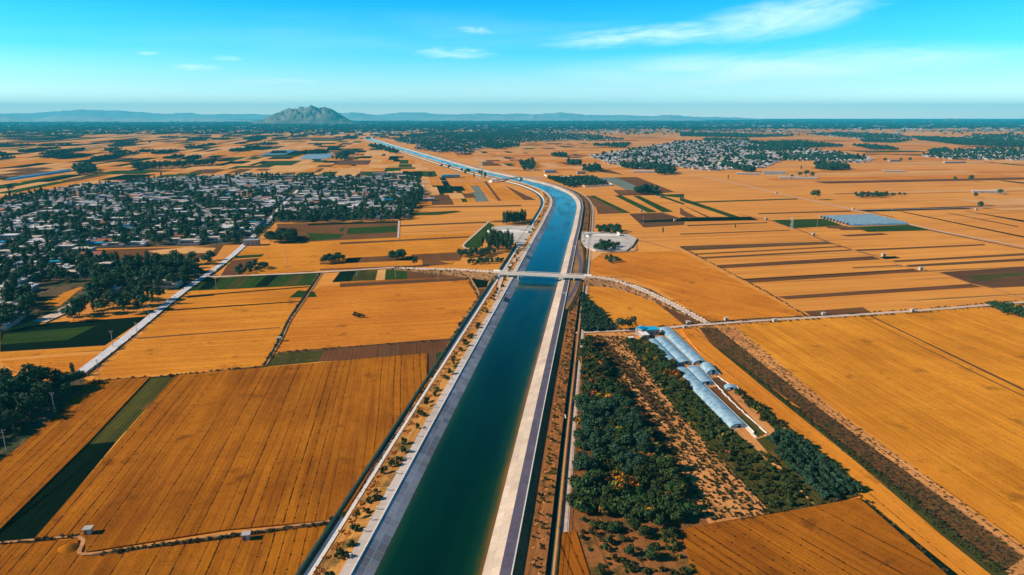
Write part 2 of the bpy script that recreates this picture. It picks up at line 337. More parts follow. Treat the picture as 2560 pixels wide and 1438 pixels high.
def ribbon(name, prof, mat, C=CC, s0=None, s1=None, jit=None, mats=None, sm=False):
    "prof = [(offset, z), ...] swept along C"
    T, Nn = normals(C); S = np.concatenate([[0], np.cumsum(np.linalg.norm(np.diff(C, axis=0), axis=1))])
    idx = [i for i in range(len(C)) if (s0 is None or C[i][1] >= s0) and (s1 is None or C[i][1] <= s1)]
    q = Q()
    for a, b in zip(idx[:-1], idx[1:]):
        for k, ((o0, z0), (o1, z1)) in enumerate(zip(prof[:-1], prof[1:])):
            def P(i, o, z): v = C[i]+Nn[i]*o; return (v[0], v[1], z)
            q.quad(P(a, o0, z0), P(a, o1, z1), P(b, o1, z1), P(b, o0, z0), uv=[(o0, S[a]), (o1+.0001, S[a]), (o1+.0001, S[b]), (o0, S[b])])
    return tag(link(name, q.mesh(name, [mat], sm)), kind='structure')
def coff(y, off, C=CC):
    i = int(np.argmin(abs(C[:, 1]-y))); T, Nn = normals(C); return C[i]+Nn[i]*off
WZ, BZ = .35, 2.45
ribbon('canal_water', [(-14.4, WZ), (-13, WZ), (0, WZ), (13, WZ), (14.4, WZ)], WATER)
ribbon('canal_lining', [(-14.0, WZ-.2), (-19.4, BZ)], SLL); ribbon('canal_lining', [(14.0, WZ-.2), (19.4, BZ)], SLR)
ribbon('canal_kerb', [(-19.4, BZ), (-19.4, BZ+.14), (-19.75, BZ+.14), (-19.75, BZ)], WALLC)
ribbon('canal_path', [(-19.75, BZ), (-22.6, BZ)], PTH)
ribbon('canal_berm', [(-22.6, BZ-.01), (-23.4, BZ-.25), (-27, 1.5), (-30.4, .9)], BERM)
ribbon('drain_wall', [(-30.4, .85), (-30.4, 1.15), (-31.6, 1.15), (-31.6, .2)], WALLC)
ribbon('drain_water', [(-31.6, .25), (-33.3, .25)], DITW)
ribbon('drain_bank', [(-33.3, .2), (-34.0, .75), (-34.8, .8), (-36, .02)], DITC)
ribbon('canal_road', [(19.4, BZ), (22.5, BZ)], ASPH)
ribbon('road_kerb', [(22.5, BZ-.1), (22.5, BZ+.22), (22.85, BZ+.22), (22.85, BZ-.1)], WALLC)
ribbon('canal_embankment', [(22.85, BZ-.02), (25.6, .95)], EMB)
ribbon('scrub_verge', [(25.6, .95), (28, .9), (31.3, .9)], SCR)
ribbon('dry_ditch', [(31.3, .9), (31.9, .05), (32.7, .05), (33.1, .9)], DITC)
ribbon('fence_verge', [(33.1, .9), (34.2, .9), (34.6, .35)], TAN)
ribbon('field_track', [(34.6, .35), (36.6, .35), (37.0, .01)], DIRTW)

VIL = [(-60, 560), (-60, 520), (120, 478), (350, 452), (600, 440), (850, 446), (1050, 442), (1058, 490), (1000, 548), (690, 556), (640, 600), (600, 612), (235, 622), (250, 655), (470, 650), (530, 690), (470, 720), (250, 735), (200, 760), (0, 830), (-60, 830)]
# ------------------------------------------------------------------ fields
FI = [0]
def field(kind, pts, row='A', h=0, world=False, zoom=None):
    if zoom:
        ox, oy, s_ = zoom; pts = [(ox+x/s_, oy+y/s_) for x, y in pts]
    FI[0] += 1; P = [np.array(p, float) if world else G(*p) for p in pts]
    d = {'A': AD, 'B': BD}.get(row, row); d = R(row) if not isinstance(row, str) else d
    va = np.array([sin(d), cos(d)]); ua = np.array([cos(d), -sin(d)])
    area = sum(P[i][0]*P[(i+1) % len(P)][1]-P[(i+1) % len(P)][0]*P[i][1] for i in range(len(P)))
    if area < 0: P = P[::-1]
    z = .01+.0016*FI[0]; n = len(P)
    V = [(p[0], p[1], z+2e-5*p[1]+h) for p in P]; F = [tuple(range(n))]
    if h:
        V += [(p[0], p[1], 0) for p in P]; F += [(i, i+n, (i+1) % n+n, (i+1) % n) for i in range(n)]
    me = bpy.data.meshes.new(FN[kind]); me.from_pydata(V, [], F); me.materials.append(FM[kind])
    uv = me.uv_layers.new(name='UVMap')
    for l in me.loops:
        c = me.vertices[l.vertex_index].co; uv.data[l.index].uv = (c[0]*ua[0]+c[1]*ua[1], c[0]*va[0]+c[1]*va[1]+c[2]*.5)
    o = link(FN[kind], me); tag(o, kind='structure'); return o
def strips(t0, t1, b0, b1, parts, row='A', zoom=None):
    "plots side by side between a far edge t0-t1 and a near edge b0-b1"
    lp = lambda a, b, t: (a[0]+(b[0]-a[0])*t, a[1]+(b[1]-a[1])*t)
    for a, b, k in parts: field(k, [lp(t0, t1, a), lp(t0, t1, b), lp(b0, b1, b), lp(b0, b1, a)], row, zoom=zoom)
Z1 = (0, 240, 2.977); Z2 = (850, 240, 2.977); Z3 = (1700, 240, 2.977); Z4 = (0, 600, 2.977); Z5 = (850, 600, 2.977); Z6 = (1700, 600, 2.977); Z9 = (1700, 1000, 2.977); Z7 = (0, 1000, 2.977)
# near left
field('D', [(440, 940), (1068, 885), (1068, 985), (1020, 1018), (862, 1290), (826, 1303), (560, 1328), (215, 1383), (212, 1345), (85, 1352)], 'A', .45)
field('o', [(376, 943), (440, 940), (291, 1104), (219, 1111)], 'A')
field('v', [(-160, 960), (60, 950), (130, 958), (215, 950), (205, 975), (60, 1110), (-60, 1200), (-200, 1200)], 'B', .5)  # dark earth under the copse, tree shade also put into its colour
field('d', [(219, 1111), (291, 1104), (85, 1353), (-60, 1370), (-60, 1385)], 'A')
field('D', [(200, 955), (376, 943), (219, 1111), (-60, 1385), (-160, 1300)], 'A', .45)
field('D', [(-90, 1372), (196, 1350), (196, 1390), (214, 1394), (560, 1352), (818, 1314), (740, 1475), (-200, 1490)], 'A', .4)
field('g', [(1020, 980), (1048, 972), (1030, 1015), (1019, 1018)], 'A')
field('W', [(230, 948), (655, 918), (737, 765), (745, 752), (800, 708), (480, 722)], 'B')
field('W', [(690, 883), (1135, 848), (1200, 745), (1180, 700), (800, 716), (742, 765)], 'B')
field('k', [(690, 890), (697, 880), (1135, 845), (1128, 856)], 'B')
field('o', [(658, 918), (692, 884), (812, 876), (795, 905)], 'A')
field('b', [(795, 905), (812, 876), (1128, 853), (1110, 882), (1068, 890)], 'A')
field('k', [(950, 872), (1000, 868), (1000, 885), (950, 889)], 'A')
field('k', [(1068, 890), (1110, 882), (1060, 965), (1068, 960)], 'A')
field('g', [(1090, 882), (1115, 880), (1098, 912), (1092, 910)], 'A')
for a in ([(345, 845), (700, 818), (700, 820), (345, 848)],): field('k', a, 'B')
for z in ([(1240, 520), (2230, 455), (2225, 462), (1230, 530)], [(1400, 415), (2300, 345), (2300, 352), (1395, 424)], [(1350, 422), (1600, 403), (1590, 415), (1400, 432)]): field('d', z, 'B', zoom=Z4)
field('g', [(2150, 430), (2220, 375), (2340, 385), (2360, 425)], 'B', zoom=Z4)
field('g', [(1410, 380), (1500, 290), (2370, 245), (2310, 338)], 'A', zoom=Z4)
for i, k in enumerate('dgogdgog'):
    x = 1500+i*105
    if i % 2 == 0: field(k, [(x+60, 288-i*5), (x+150, 283-i*5), (x+70, 365-i*5), (x-30, 372-i*5)], 'A', zoom=Z4)
field('k', [(0, 330), (950, 275), (950, 300), (0, 352)], 'B', zoom=Z5)
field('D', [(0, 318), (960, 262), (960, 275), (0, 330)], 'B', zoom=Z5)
strips((850, 680), (985, 673), (830, 706), (985, 699), [(0, .3, 'd'), (.3, .7, 'o'), (.7, .85, 'S'), (.85, 1, 'g')])
strips((985, 675), (1150, 690), (985, 699), (1150, 693), [(0, .2, 'g'), (.2, 1, 'b')])
field('d', [(1178, 692), (1226, 688), (1216, 719), (1188, 721)], 'B')
field('b', [(1188, 722), (1215, 721), (1180, 790), (1198, 745)], 'B')
# left of the lane
field('d', [(0, 880), (0, 830), (130, 806), (372, 790), (262, 864)], 'B')
field('g', [(10, 835), (240, 815), (170, 850), (0, 862)], 'B')
field('W', [(0, 884), (276, 866), (255, 876), (0, 896)], 'B'); field('W', [(185, 800), (384, 781), (372, 791), (170, 806)], 'B')
field('W', [(0, 903), (245, 886), (180, 948), (110, 952), (40, 930)], 'B')
field('v', VIL, 'B')
field('b', [(235, 625), (482, 618), (560, 612), (540, 640), (470, 652), (250, 655)], 'B')
field('S', [(370, 628), (470, 618), (540, 620), (530, 632), (400, 636)], 'B')
field('W', [(93, 766), (160, 733), (205, 719), (150, 765)], 'A'); field('W', [(155, 733), (200, 718), (208, 720), (190, 730)], 'A')
field('W', [(590, 638), (830, 626), (1190, 600), (1195, 590), (620, 622)], 'B')
field('g', [(1745, 140), (1760, 118), (2400, 82), (2400, 97)], 'B', zoom=Z4)
field('b', [(1690, 190), (1740, 150), (2400, 100), (2340, 235), (1640, 270)], 'B', zoom=Z4)
field('g', [(2050, 185), (2370, 150), (2370, 175), (2000, 205)], 'B', zoom=Z4)
# between village, spillway and the branch road
field('W', [(690, 610), (1200, 580), (1130, 664), (800, 676), (600, 690)], 'B')
field('b', [(800, 657), (1060, 645), (1130, 660), (1050, 668), (800, 676)], 'B')
strips((870, 645), (1160, 630), (860, 658), (1150, 652), [(0, .12, 'd'), (.12, .3, 'b'), (.3, .45, 'k'), (.55, .75, 'b'), (.75, 1, 'b')])
field('W', [(800, 662), (1055, 650), (1057, 663), (790, 673)], 'B')
field('b', [(690, 560), (1000, 553), (998, 594), (720, 607)], 'B')
for z in ([(60, 985), (420, 965), (425, 1015), (50, 1030)], [(0, 985), (40, 980), (20, 1010), (0, 1010)], [(-250, 1020), (30, 1030), (0, 1060), (-200, 1080)]): field('g', z, 'B', zoom=Z2)
field('d', [(-240, 950), (430, 935), (430, 945), (-240, 965)], 'B', zoom=Z2)
for z in ([(0, 1092), (960, 1045), (960, 1056), (0, 1106)], [(440, 962), (1090, 936), (1085, 945), (440, 973)], [(480, 828), (1350, 812), (1345, 820), (480, 834)]): field('k', z, 'B', zoom=Z2)
field('g', [(470, 875), (860, 855), (910, 862), (740, 885), (470, 892)], 'B', zoom=Z2)
field('g', [(910, 1120), (1110, 945), (1150, 962), (1040, 1131), (940, 1131)], 'A', zoom=Z2)
field('k', [(1150, 930), (1440, 915), (1420, 935), (1110, 940)], 'B', zoom=Z2)
strips((630, 640), (1130, 635), (640, 800), (1490, 770), [(0, .1, 'S'), (.1, .17, 'W'), (.24, .3, 'W'), (.38, .5, 'W'), (.62, .7, 'W'), (.71, .93, 'W')], zoom=Z2)
strips((680, 640), (850, 637), (770, 795), (935, 790), [(0, .25, 'g'), (.85, 1.1, 'g')], zoom=Z2)
field('g', [(680, 640), (760, 638), (760, 680), (690, 680)], zoom=Z2); field('n', [(910, 638), (1010, 638), (1110, 785), (1010, 787)], zoom=Z2)
field('b', [(760, 640), (790, 640), (800, 680), (765, 680)], zoom=Z2); field('k', [(1070, 636), (1090, 636), (1200, 780), (1180, 782)], zoom=Z2)
field('b', [(1230, 670), (1280, 690), (1460, 775), (1370, 775)], zoom=Z2)
# right of the canal, near
field('R', [(1478, 660), (1500, 634), (1700, 628), (2018, 794), (1775, 806), (1640, 720), (1560, 690), (1480, 684)], -38)
field('W', [(1462, 712), (1545, 705), (1640, 750), (1712, 812), (1560, 826), (1545, 829), (1462, 738)], 147)
field('o', [(1452, 735), (1462, 737), (1546, 830), (1448, 832)], 'A')
field('b', [(1540, 697), (1630, 725), (1765, 806), (1712, 815), (1620, 740)], 'A')
for z, k in (([(20, 65), (1080, 15), (1140, 30), (40, 80)], 'k'), ([(105, 103), (1195, 47), (1200, 53), (110, 111)], 'k'), ([(150, 130), (1270, 72), (1275, 80), (170, 141)], 'k'),
  ([(255, 190), (1430, 122), (1500, 145), (310, 212)], 'b'), ([(600, 172), (1430, 122), (1480, 135), (650, 185)], 'k'), ([(470, 297), (1740, 220), (1800, 235), (520, 320)], 'b'), ([(470, 292), (1740, 217), (1745, 223), (475, 299)], 'd'),
  ([(735, 425), (2170, 332), (2250, 350), (790, 443)], 'b'), ([(735, 422), (2170, 328), (2175, 335), (740, 430)], 'k'), ([(925, 535), (1360, 502), (1430, 545), (990, 578)], 'b'), ([(1300, 73), (2260, 32), (2275, 40), (1320, 84)], 'b'),
  ([(1580, 155), (2560, 100), (2700, 108), (1600, 166)], 'k'), ([(1680, 188), (2560, 138), (2700, 148), (1710, 202)], 'k'), ([(1480, 130), (1600, 122), (1640, 135), (1530, 145)], 'd'),
  ([(1930, 242), (2560, 200), (2800, 190), (2800, 335), (2320, 357), (2170, 328)], 'k'), ([(1280, 205), (1650, 186), (1655, 191), (1285, 211)], 'k'), ([(2150, 270), (2560, 240), (2700, 250), (2200, 310)], 'o')): field(k, z, 'B', zoom=Z6)
for z, k in (([(0, 905), (520, 900), (590, 925), (0, 937)], 'd'), ([(50, 962), (650, 940), (655, 946), (60, 970)], 'k'), ([(100, 787), (870, 764), (880, 770), (110, 796)], 'g'), ([(580, 874), (1270, 854), (1275, 861), (585, 881)], 'k'),
  ([(1290, 849), (2100, 824), (2170, 840), (1400, 862)], 'd'), ([(2100, 824), (2560, 806), (2560, 811), (2120, 830)], 'k'), ([(680, 925), (1080, 915), (1210, 966), (830, 985)], 'g'), ([(1270, 977), (1700, 960), (1870, 1000), (1400, 1013)], 'g'),
  ([(1080, 968), (1210, 966), (1400, 1000), (1100, 985)], 'b'), ([(1190, 1037), (1500, 1022), (1550, 1033), (1250, 1047)], 'k'), ([(0, 1120), (1090, 1085), (1140, 1100), (20, 1140)], 'k'), ([(1170, 985), (1260, 982), (1350, 998), (1200, 998)], 'k'),
  ([(1370, 430), (1810, 440), (1800, 445), (1380, 436)], 'd'), ([(2250, 488), (2560, 515), (2560, 521), (2250, 494)], 'g'), ([(2400, 628), (2560, 645), (2560, 655), (2380, 632)], 'g'), ([(970, 537), (1080, 532), (1270, 553), (1180, 560)], 'd'),
  ([(1150, 728), (1530, 716), (1532, 720), (1155, 732)], 'k'), ([(0, 1027), (820, 998), (822, 1002), (5, 1033)], 'k')): field(k, z, 'B', zoom=Z3)
for z, k in (([(0, 757), (30, 765), (290, 850), (440, 900), (370, 903), (230, 855), (0, 780)], 'g'), ([(0, 805), (15, 812), (230, 905), (200, 905)], 'k'), ([(2110, 855), (2560, 928), (2560, 940), (2150, 860)], 'd'), ([(1630, 860), (1650, 860), (2560, 1047), (2560, 1056)], 'd'),
  ([(1980, 870), (1995, 870), (2520, 972), (2510, 976)], 'k'), ([(1390, 862), (1400, 862), (1600, 905), (1590, 907)], 'k'), ([(0, 830), (40, 860), (130, 905), (60, 912), (0, 880)], 'b'), ([(1560, 612), (1580, 612), (1670, 627), (1650, 629)], 'k')): field(k, z, 'A', zoom=Z3)
for z, k in (([(1900, 610), (2090, 606), (2330, 715), (2180, 722), (2000, 640)], 'n'), ([(2050, 606), (2210, 604), (2490, 715), (2335, 726)], 'b'), ([(1860, 745), (1890, 742), (2160, 870), (2110, 873)], 'g'), ([(1800, 745), (1860, 745), (2110, 873), (1920, 880), (1905, 830)], 'b'),
  ([(2040, 742), (2090, 740), (2360, 865), (2290, 868)], 'g'), ([(2180, 745), (2230, 745), (2480, 862), (2400, 866)], 'g'), ([(2340, 738), (2380, 736), (2560, 800), (2560, 812)], 'g'), ([(2340, 737), (2560, 730), (2560, 760), (2400, 745)], 'g'), ([(2030, 700), (2170, 700), (2380, 740), (2080, 742)], 'b'),
  ([(2150, 878), (2400, 870), (2560, 920), (2560, 960), (2260, 980)], 'k'), ([(2220, 930), (2560, 915), (2560, 935), (2260, 945)], 'd'), ([(1050, 480), (1300, 475), (1310, 520), (1060, 520)], 'b'), ([(1850, 530), (1960, 535), (2110, 588), (1960, 570)], 'k')): field(k, z, 'A', zoom=Z2)
field('S', [(1450, 590), (1560, 605), (1590, 628), (1505, 634), (1478, 655)], 'A')
# right, near
field('W', [(0, 660), (110, 662), (235, 785), (880, 1250), (900, 1262), (560, 1262), (430, 1130), (280, 1010), (205, 920), (60, 740)], 'A', .35, zoom=Z6)
field('W', [(540, 0), (745, 0), (1300, 450), (1700, 750), (2450, 1330), (2000, 1330), (1340, 750), (1100, 480), (800, 250)], 'A', .35, zoom=Z9)
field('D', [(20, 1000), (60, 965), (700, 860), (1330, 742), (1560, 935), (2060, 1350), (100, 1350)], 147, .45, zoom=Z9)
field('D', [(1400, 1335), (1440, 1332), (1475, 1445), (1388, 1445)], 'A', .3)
field('W', [(1836, 816), (1862, 820), (2130, 1000), (2640, 1330), (2640, 1460), (2080, 1030)], 'A')
field('R', [(2005, 795), (2460, 770), (2600, 815), (2700, 1600), (2560, 1320), (1810, 822)], 'A')
field('t', [(1744, 820), (1840, 818), (2080, 1020), (2600, 1400), (2600, 1500), (2440, 1438), (2000, 1080), (1780, 865)], 'A')
field('b', [(1747, 820), (1790, 820), (2044, 1019), (2290, 1200), (2560, 1395), (2500, 1438), (1900, 960), (1780, 865)], 'A')
field('o', [(1779, 864), (1800, 876), (1922, 968), (2090, 1108), (2520, 1445), (2480, 1445), (2350, 1340), (2130, 1150), (1900, 965)], 'A', .5)
field('d', [(1338, 745), (1385, 770), (2080, 1330), (2000, 1330)], 'A', .5, zoom=Z9)  # dark strip for a ditch; its shadow is put into the colour
for a, b, w_ in (((1400, 565), (2560, 1112), 16), ((1340, 575), (2560, 1165), 8)): field('k', [a, (a[0]+w_, a[1]), (b[0], b[1]), (b[0], b[1]+w_)], 'A', zoom=Z6)
field('R', [(2320, 502), (2560, 475), (2700, 600), (2560, 610)], 'A', zoom=Z6)
# orchard grounds
field('t', [(1460, 838), (1645, 828), (1860, 1100), (1925, 1285), (1770, 1312), (1400, 1335)], 'A')
field('s', [(1440, 838), (1482, 838), (1640, 1060), (1772, 1312), (1700, 1330), (1740, 1440), (1480, 1445), (1440, 1332), (1400, 1335)], 'A')
field('t', [(1640, 828), (1760, 915), (1970, 1080), (2150, 1240), (1925, 1285), (1850, 1100), (1690, 930)], 'A')
field('o', [(1560, 850), (1600, 850), (1860, 1100), (2040, 1268), (1928, 1285), (1700, 1040)], 'A')
field('o', [(1890, 1100), (1960, 1078), (2150, 1240), (2040, 1268)], 'A')
field('s', [(1290, 1445), (1395, 1445), (1430, 1100), (1445, 860)], 'A') if 0 else None

Z8 = (1400, 750, 2.977)
field('k', [(1120, 590), (1190, 575), (1310, 668), (1230, 692)], 'A', zoom=Z8); field('b', [(1110, 660), (1200, 640), (1540, 1000), (1460, 1035), (1330, 890)], 'A', zoom=Z8); field('o', [(1300, 880), (1370, 860), (1530, 1000), (1465, 1020)], 'A', zoom=Z8)
field('b', [(250, 275), (310, 265), (690, 700), (880, 1000), (850, 1000), (640, 740)], 'A', zoom=Z8)  # brown strip on the sand; shrub shade put into its colour
# far crop strips: one patchwork
def in_any(p, polys): return any(inpoly(p[0], p[1], q_) for q_ in polys)
VILR = [(1475, 392), (1560, 378), (1640, 366), (1700, 354), (1860, 352), (1960, 362), (2060, 380), (2180, 398), (2160, 408), (1960, 400), (1900, 420), (1780, 428), (1690, 418), (1600, 424), (1530, 412)]
def cdist(p): return float(np.min(np.linalg.norm(CC[::2]-p, axis=1)))
def patchwork(name, kind_w, region, vr, ur, bl, wd, dirv, seed, skip=None):
    r = random.Random(seed); ua = np.array([dirv[1], -dirv[0]]); q = Q(); ks = list(FM.keys()); n = 0
    v = vr[0]
    while v < vr[1]:
        sc2 = max(1, v/2200) if bl[2] else 1
        u = ur[0]
        L_ = r.uniform(*bl[:2])*sc2
        while u < ur[1]:
            W_ = r.uniform(*wd)*sc2*(3 if r.random() < .15 else 1)
            k = r.choices(list(kind_w), list(kind_w.values()))[0]
            a0 = v+r.uniform(-.1, .1)*L_; a1 = v+L_*r.uniform(.85, 1.05)
            if r.random() < .3: a0 = v+L_*r.uniform(.3, .6)
            c = ua*(u+W_/2)+dirv*((a0+a1)/2)
            if k != '-' and c[1] > 100:
                px, py = PX(*c)
                if region(c, px, py):
                    n += 1; z = lambda p: .30+.0006*(n % 50)+2e-5*p[1]+.02
                    P = [ua*uu+dirv*vv for uu, vv in ((u, a0), (u+W_, a0), (u+W_, a1), (u, a1))]
                    q.quad(*[(p[0], p[1], z(p)) for p in P], m=ks.index(k), uv=[(u, a0), (u+W_, a0), (u+W_, a1), (u, a1)])
            u += W_
        v += L_
    o = tag(link(name, q.mesh(name, [FM[k] for k in ks])), 'patchwork of narrow crop strips', kind='structure'); return o
def reg_left(c, px, py):
    if not (300 < py < 520) or px < -500 or px > 1200: return False
    if c[0] > -20 and py > 440: return False
    i = int(np.argmin(abs(CC[:, 1]-c[1]))); 
    if c[0] > CC[i][0]-75 and c[1] < 3800: return False
    if c[1] < 3800 and cdist(c) < 75: return False
    return not inpoly(px, py, VIL)
patchwork('crop_strips', {'W': 26, 'S': 30, 'g': 18, 'd': 13, 'b': 6, 'k': 12, '-': 6}, reg_left, (950, 6000), (-3600, 700), (110, 240, 1), (7, 34), A, 3)
def reg_right(c, px, py):
    if not (306 < py < 640) or px < 900 or px > 2900: return False
    i = int(np.argmin(abs(CC[:, 1]-c[1]))); 
    if c[0] < CC[i][0]+120: return False
    if c[1] < 3800 and cdist(c) < 130: return False
    if py > 430 and px < 1900: return False
    return py < 520 and not inpoly(px, py, VILR)
patchwork('crop_strips', {'W': 18, 'S': 18, 'g': 2, 'd': 2, 'b': 1.5, 'k': 1.5, '-': 30}, reg_right, (300, 6500), (-6500, 500), (260, 620, 1), (8, 40), B, 5)
def reg_mid(c, px, py):
    if not (318 < py < 440) or px < 960 or px > 1480: return False
    i = int(np.argmin(abs(CC[:, 1]-c[1]))); return c[0] > CC[i][0]+90 and cdist(c) > 90
patchwork('crop_strips', {'W': 18, 'S': 18, 'g': 5, 'd': 5, 'b': 4, 'k': 4, '-': 30}, reg_mid, (1500, 4500), (-1200, 900), (90, 200, 0), (8, 30), A, 8)

# ------------------------------------------------------------------ roads and tracks
def track(name, px, wd, mat, z=.32, zoom=None, world=False, zs=None, side=None):
    if zoom: px = [(zoom[0]+x/zoom[2], zoom[1]+y/zoom[2]) for x, y in px]
    P = [np.array(p) if world else G(*p) for p in px]
    P = [P[0]*2-P[1]]+P+[P[-1]*2-P[-2]]; C = smooth(catmull(P, 5), 3)
    T, Nn = normals(C); S = np.concatenate([[0], np.cumsum(np.linalg.norm(np.diff(C, axis=0), axis=1))]); q = Q()
    for i in range(len(C)-1):
        def E(k, s_):
            j = wd/2*(1+(.12*sin(S[k]*.7+s_)+.08*sin(S[k]*.23))*(.15 if mat == ROADW else 1)); p = C[k]+Nn[k]*j*s_; return (p[0], p[1], z+2e-5*p[1])
        q.quad(E(i, -1), E(i, 1), E(i+1, 1), E(i+1, -1), uv=[(-1, S[i]), (1, S[i]), (1, S[i+1]), (-1, S[i+1])])
    return tag(link(name, q.mesh(name, [mat])), kind='structure')
track('village_road', [(150, 975), (195, 938), (300, 858), (400, 775), (470, 720), (530, 680), (590, 632), (625, 600)], 5.4, ROADW, .5)
track('verge_ditch', [(215, 938), (320, 850), (420, 768), (490, 712), (540, 680), (595, 634)], 1.2, DITC, .45)
track('branch_road', [(515, 694), (620, 690), (800, 682), (985, 670)], 4.0, DIRTW, .5)
track('field_lane', [(-40, 1364), (120, 1350), (205, 1342), (208, 1362), (196, 1384), (215, 1390), (330, 1374), (560, 1340), (700, 1322), (825, 1306)], 1.05, DIRT, .50)
track('field_ditch', [(230, 1392), (330, 1378), (560, 1345), (700, 1326), (822, 1311)], 1.15, DBR, .51)
track('field_lane', [(985, 673), (1080, 684), (1165, 692), (1183, 710), (1196, 745), (1150, 812), (1075, 955), (1040, 1010), (870, 1290)], 1.7, DIRT, .34)
track('field_ditch', [(800, 684), (745, 765), (722, 800), (700, 848), (660, 916)], 1.6, DITC, .34)
track('field_lane', [(806, 684), (752, 765), (727, 800), (705, 848), (664, 916)], .8, DIRT, .36)
track('field_ditch', [(660, 917), (440, 940), (230, 955)], 1.0, DITC, .35)
track('field_lane', [(1435, 834), (1520, 829), (1600, 826), (1770, 812), (1940, 800), (2018, 796), (2280, 779), (2640, 750)], 3.4, DIRTW, .40)
track('field_ditch', [(1780, 806), (1900, 797), (2010, 793)], 1.2, DITC, .38)
track('field_lane', [(70, 585), (400, 650), (720, 725), (1000, 785), (1290, 850), (1850, 990), (2560, 1125), (2700, 1150)], 3.6, DIRTW, .42, zoom=Z3)
track('verge_ditch', [(1860, 1003), (2560, 1142), (2700, 1168)], 2.4, DITC, .40, zoom=Z3)
track('field_ditch', [(430, 880), (640, 925), (860, 990), (1100, 1090), (1230, 1131), (1480, 1200)], 1.2, DITC, .40, zoom=Z3)
track('field_ditch', [(1070, 0), (1480, 140), (1720, 215), (1930, 245), (2170, 330), (2330, 360), (2560, 440)], .9, DIRT, .41, zoom=Z6)
track('field_ditch', [(-20, 50), (640, 390), (930, 560), (975, 576)], 1.1, DIRT, .42, zoom=Z6)
track('field_lane', [(1290, 852), (1860, 840), (2560, 822)], 2.4, DIRTW, .43, zoom=Z3)
track('field_lane', [(1700, 628), (1585, 600), (1590, 628), (1520, 632)], 2.2, DIRT, .43)
track('field_lane', [(0, 905), (1100, 932), (1000, 1030), (910, 1120), (950, 1131)], 1.8, DIRT, .43, zoom=Z2) if 0 else track('field_lane', [(1110, 935), (1000, 1035), (912, 1118), (950, 1140), (1040, 1160)], 2.2, DIRTW, .43, zoom=Z2)
track('field_lane', [(1058, 452), (1058, 505)], 3, DIRTW, .43)
track('field_lane', [(640, 632), (1180, 636)], 5, DIRTW, .43, zoom=Z2)
track('field_lane', [(440, 930), (433, 1060)], 2, DIRTW, .43, zoom=Z2)
track('farm_yard', [(95, 808), (150, 785), (190, 762), (222, 742)], 9, DIRTW, .6)
track('village_lane', [(625, 600), (665, 560), (700, 520), (735, 485), (760, 462)], 5, ROADW, .5)
track('bank_lane', [tuple(coff(420, -21.5)), tuple(coff(450, -24)), tuple(coff(485, -27.5)), tuple(coff(530, -28)), tuple(coff(575, -25)), tuple(coff(620, -22))], 2.6, DIRTW, 2.2, world=True)
# spillway aprons
def slabpoly(name, pts, z, mat, zoom):
    P = [G(zoom[0]+x/zoom[2], zoom[1]+y/zoom[2], z) for x, y in pts]
    me = bpy.data.meshes.new(name); n = len(P)
    V = [(p[0], p[1], z) for p in P]+[(p[0], p[1], 0) for p in P]; F = [tuple(range(n))]+[(i, (i+1) % n, (i+1) % n+n, i+n) for i in range(n)]
    me.from_pydata(V, [], F); me.materials.append(mat); uv = me.uv_layers.new(name='UVMap')
    for l in me.loops: c = me.vertices[l.vertex_index].co; uv.data[l.index].uv = (c[0], c[1])
    return tag(link(name, me), kind='structure')
YARD = slab('yard_concrete', (.62, .55, .50), (.42, .37, .33), (.38, .34, .3), 8, 8, .12, .3)
slabpoly('spillway_yard', [(1130, 975), (1200, 965), (1490, 965), (1495, 985), (1420, 1115), (1360, 1145), (1290, 1075), (1180, 1020), (1110, 1010)], 1.6, YARD, Z2)
slabpoly('spillway_yard', [(1800, 1010), (2050, 1015), (2150, 1030), (2210, 1060), (2180, 1110), (2130, 1150), (1900, 1150), (1790, 1105)], 1.4, YARD, Z2)
def weir(cx, cy, z, name, label, s_=1, rz=0):
    e = empty(name, (cx, cy, z), rz); tag(e, label, 'weir'); q = Q(); n = 16
    for i in range(n):     # curved stilling basin wall
        a0, a1 = pi*.25+pi*.9*i/n, pi*.25+pi*.9*(i+1)/n
        for r0, r1, z0, z1 in ((11, 11, 0, 1.6), (11, 11.7, 1.6, 1.6), (11.7, 11.7, 1.6, 0)):
            q.quad(*[(1.8*r*cos(a)*s_, .9*r*sin(a)*s_, zz) for r, a, zz in ((r0, a0, z0), (r0, a1, z0), (r1, a1, z1), (r1, a0, z1))])
    link('basin_wall', q.mesh('basin_wall', [CONC]), e)
    q = Q(); q.quad((-17*s_, 6*s_, .12), (8*s_, -6*s_, .12), (34*s_, -7*s_, .5), (18*s_, 2*s_, .5)); q.quad((-17*s_, 6*s_, .12), (18*s_, 2*s_, .5), (8*s_, 8*s_, 1.2), (-10*s_, 10*s_, 1.2))
    link('apron', q.mesh('apron', [WALLC]), e); q = Q(); q.box((22*s_, -2*s_, .5), (1, 8*s_, 2.2)); q.box((22*s_, -2*s_, 2.7), (1.6, 9*s_, .3)); link('gate_frame', q.mesh('gate_frame', [CONC]), e)
    return e
p = G(1268, 580, 1.6); weir(p[0], p[1], 1.62, 'spillway', 'curved pale concrete spillway basin in the yard left of the canal', 1.0)
p = G(1490, 590, 1.4); weir(p[0]+6, p[1], 1.42, 'spillway', 'curved concrete spillway basin in the yard right of the canal', .8, .25)

ROOFW = plain('white_paving', (.9, .87, .82), (.78, .74, .68), .5)
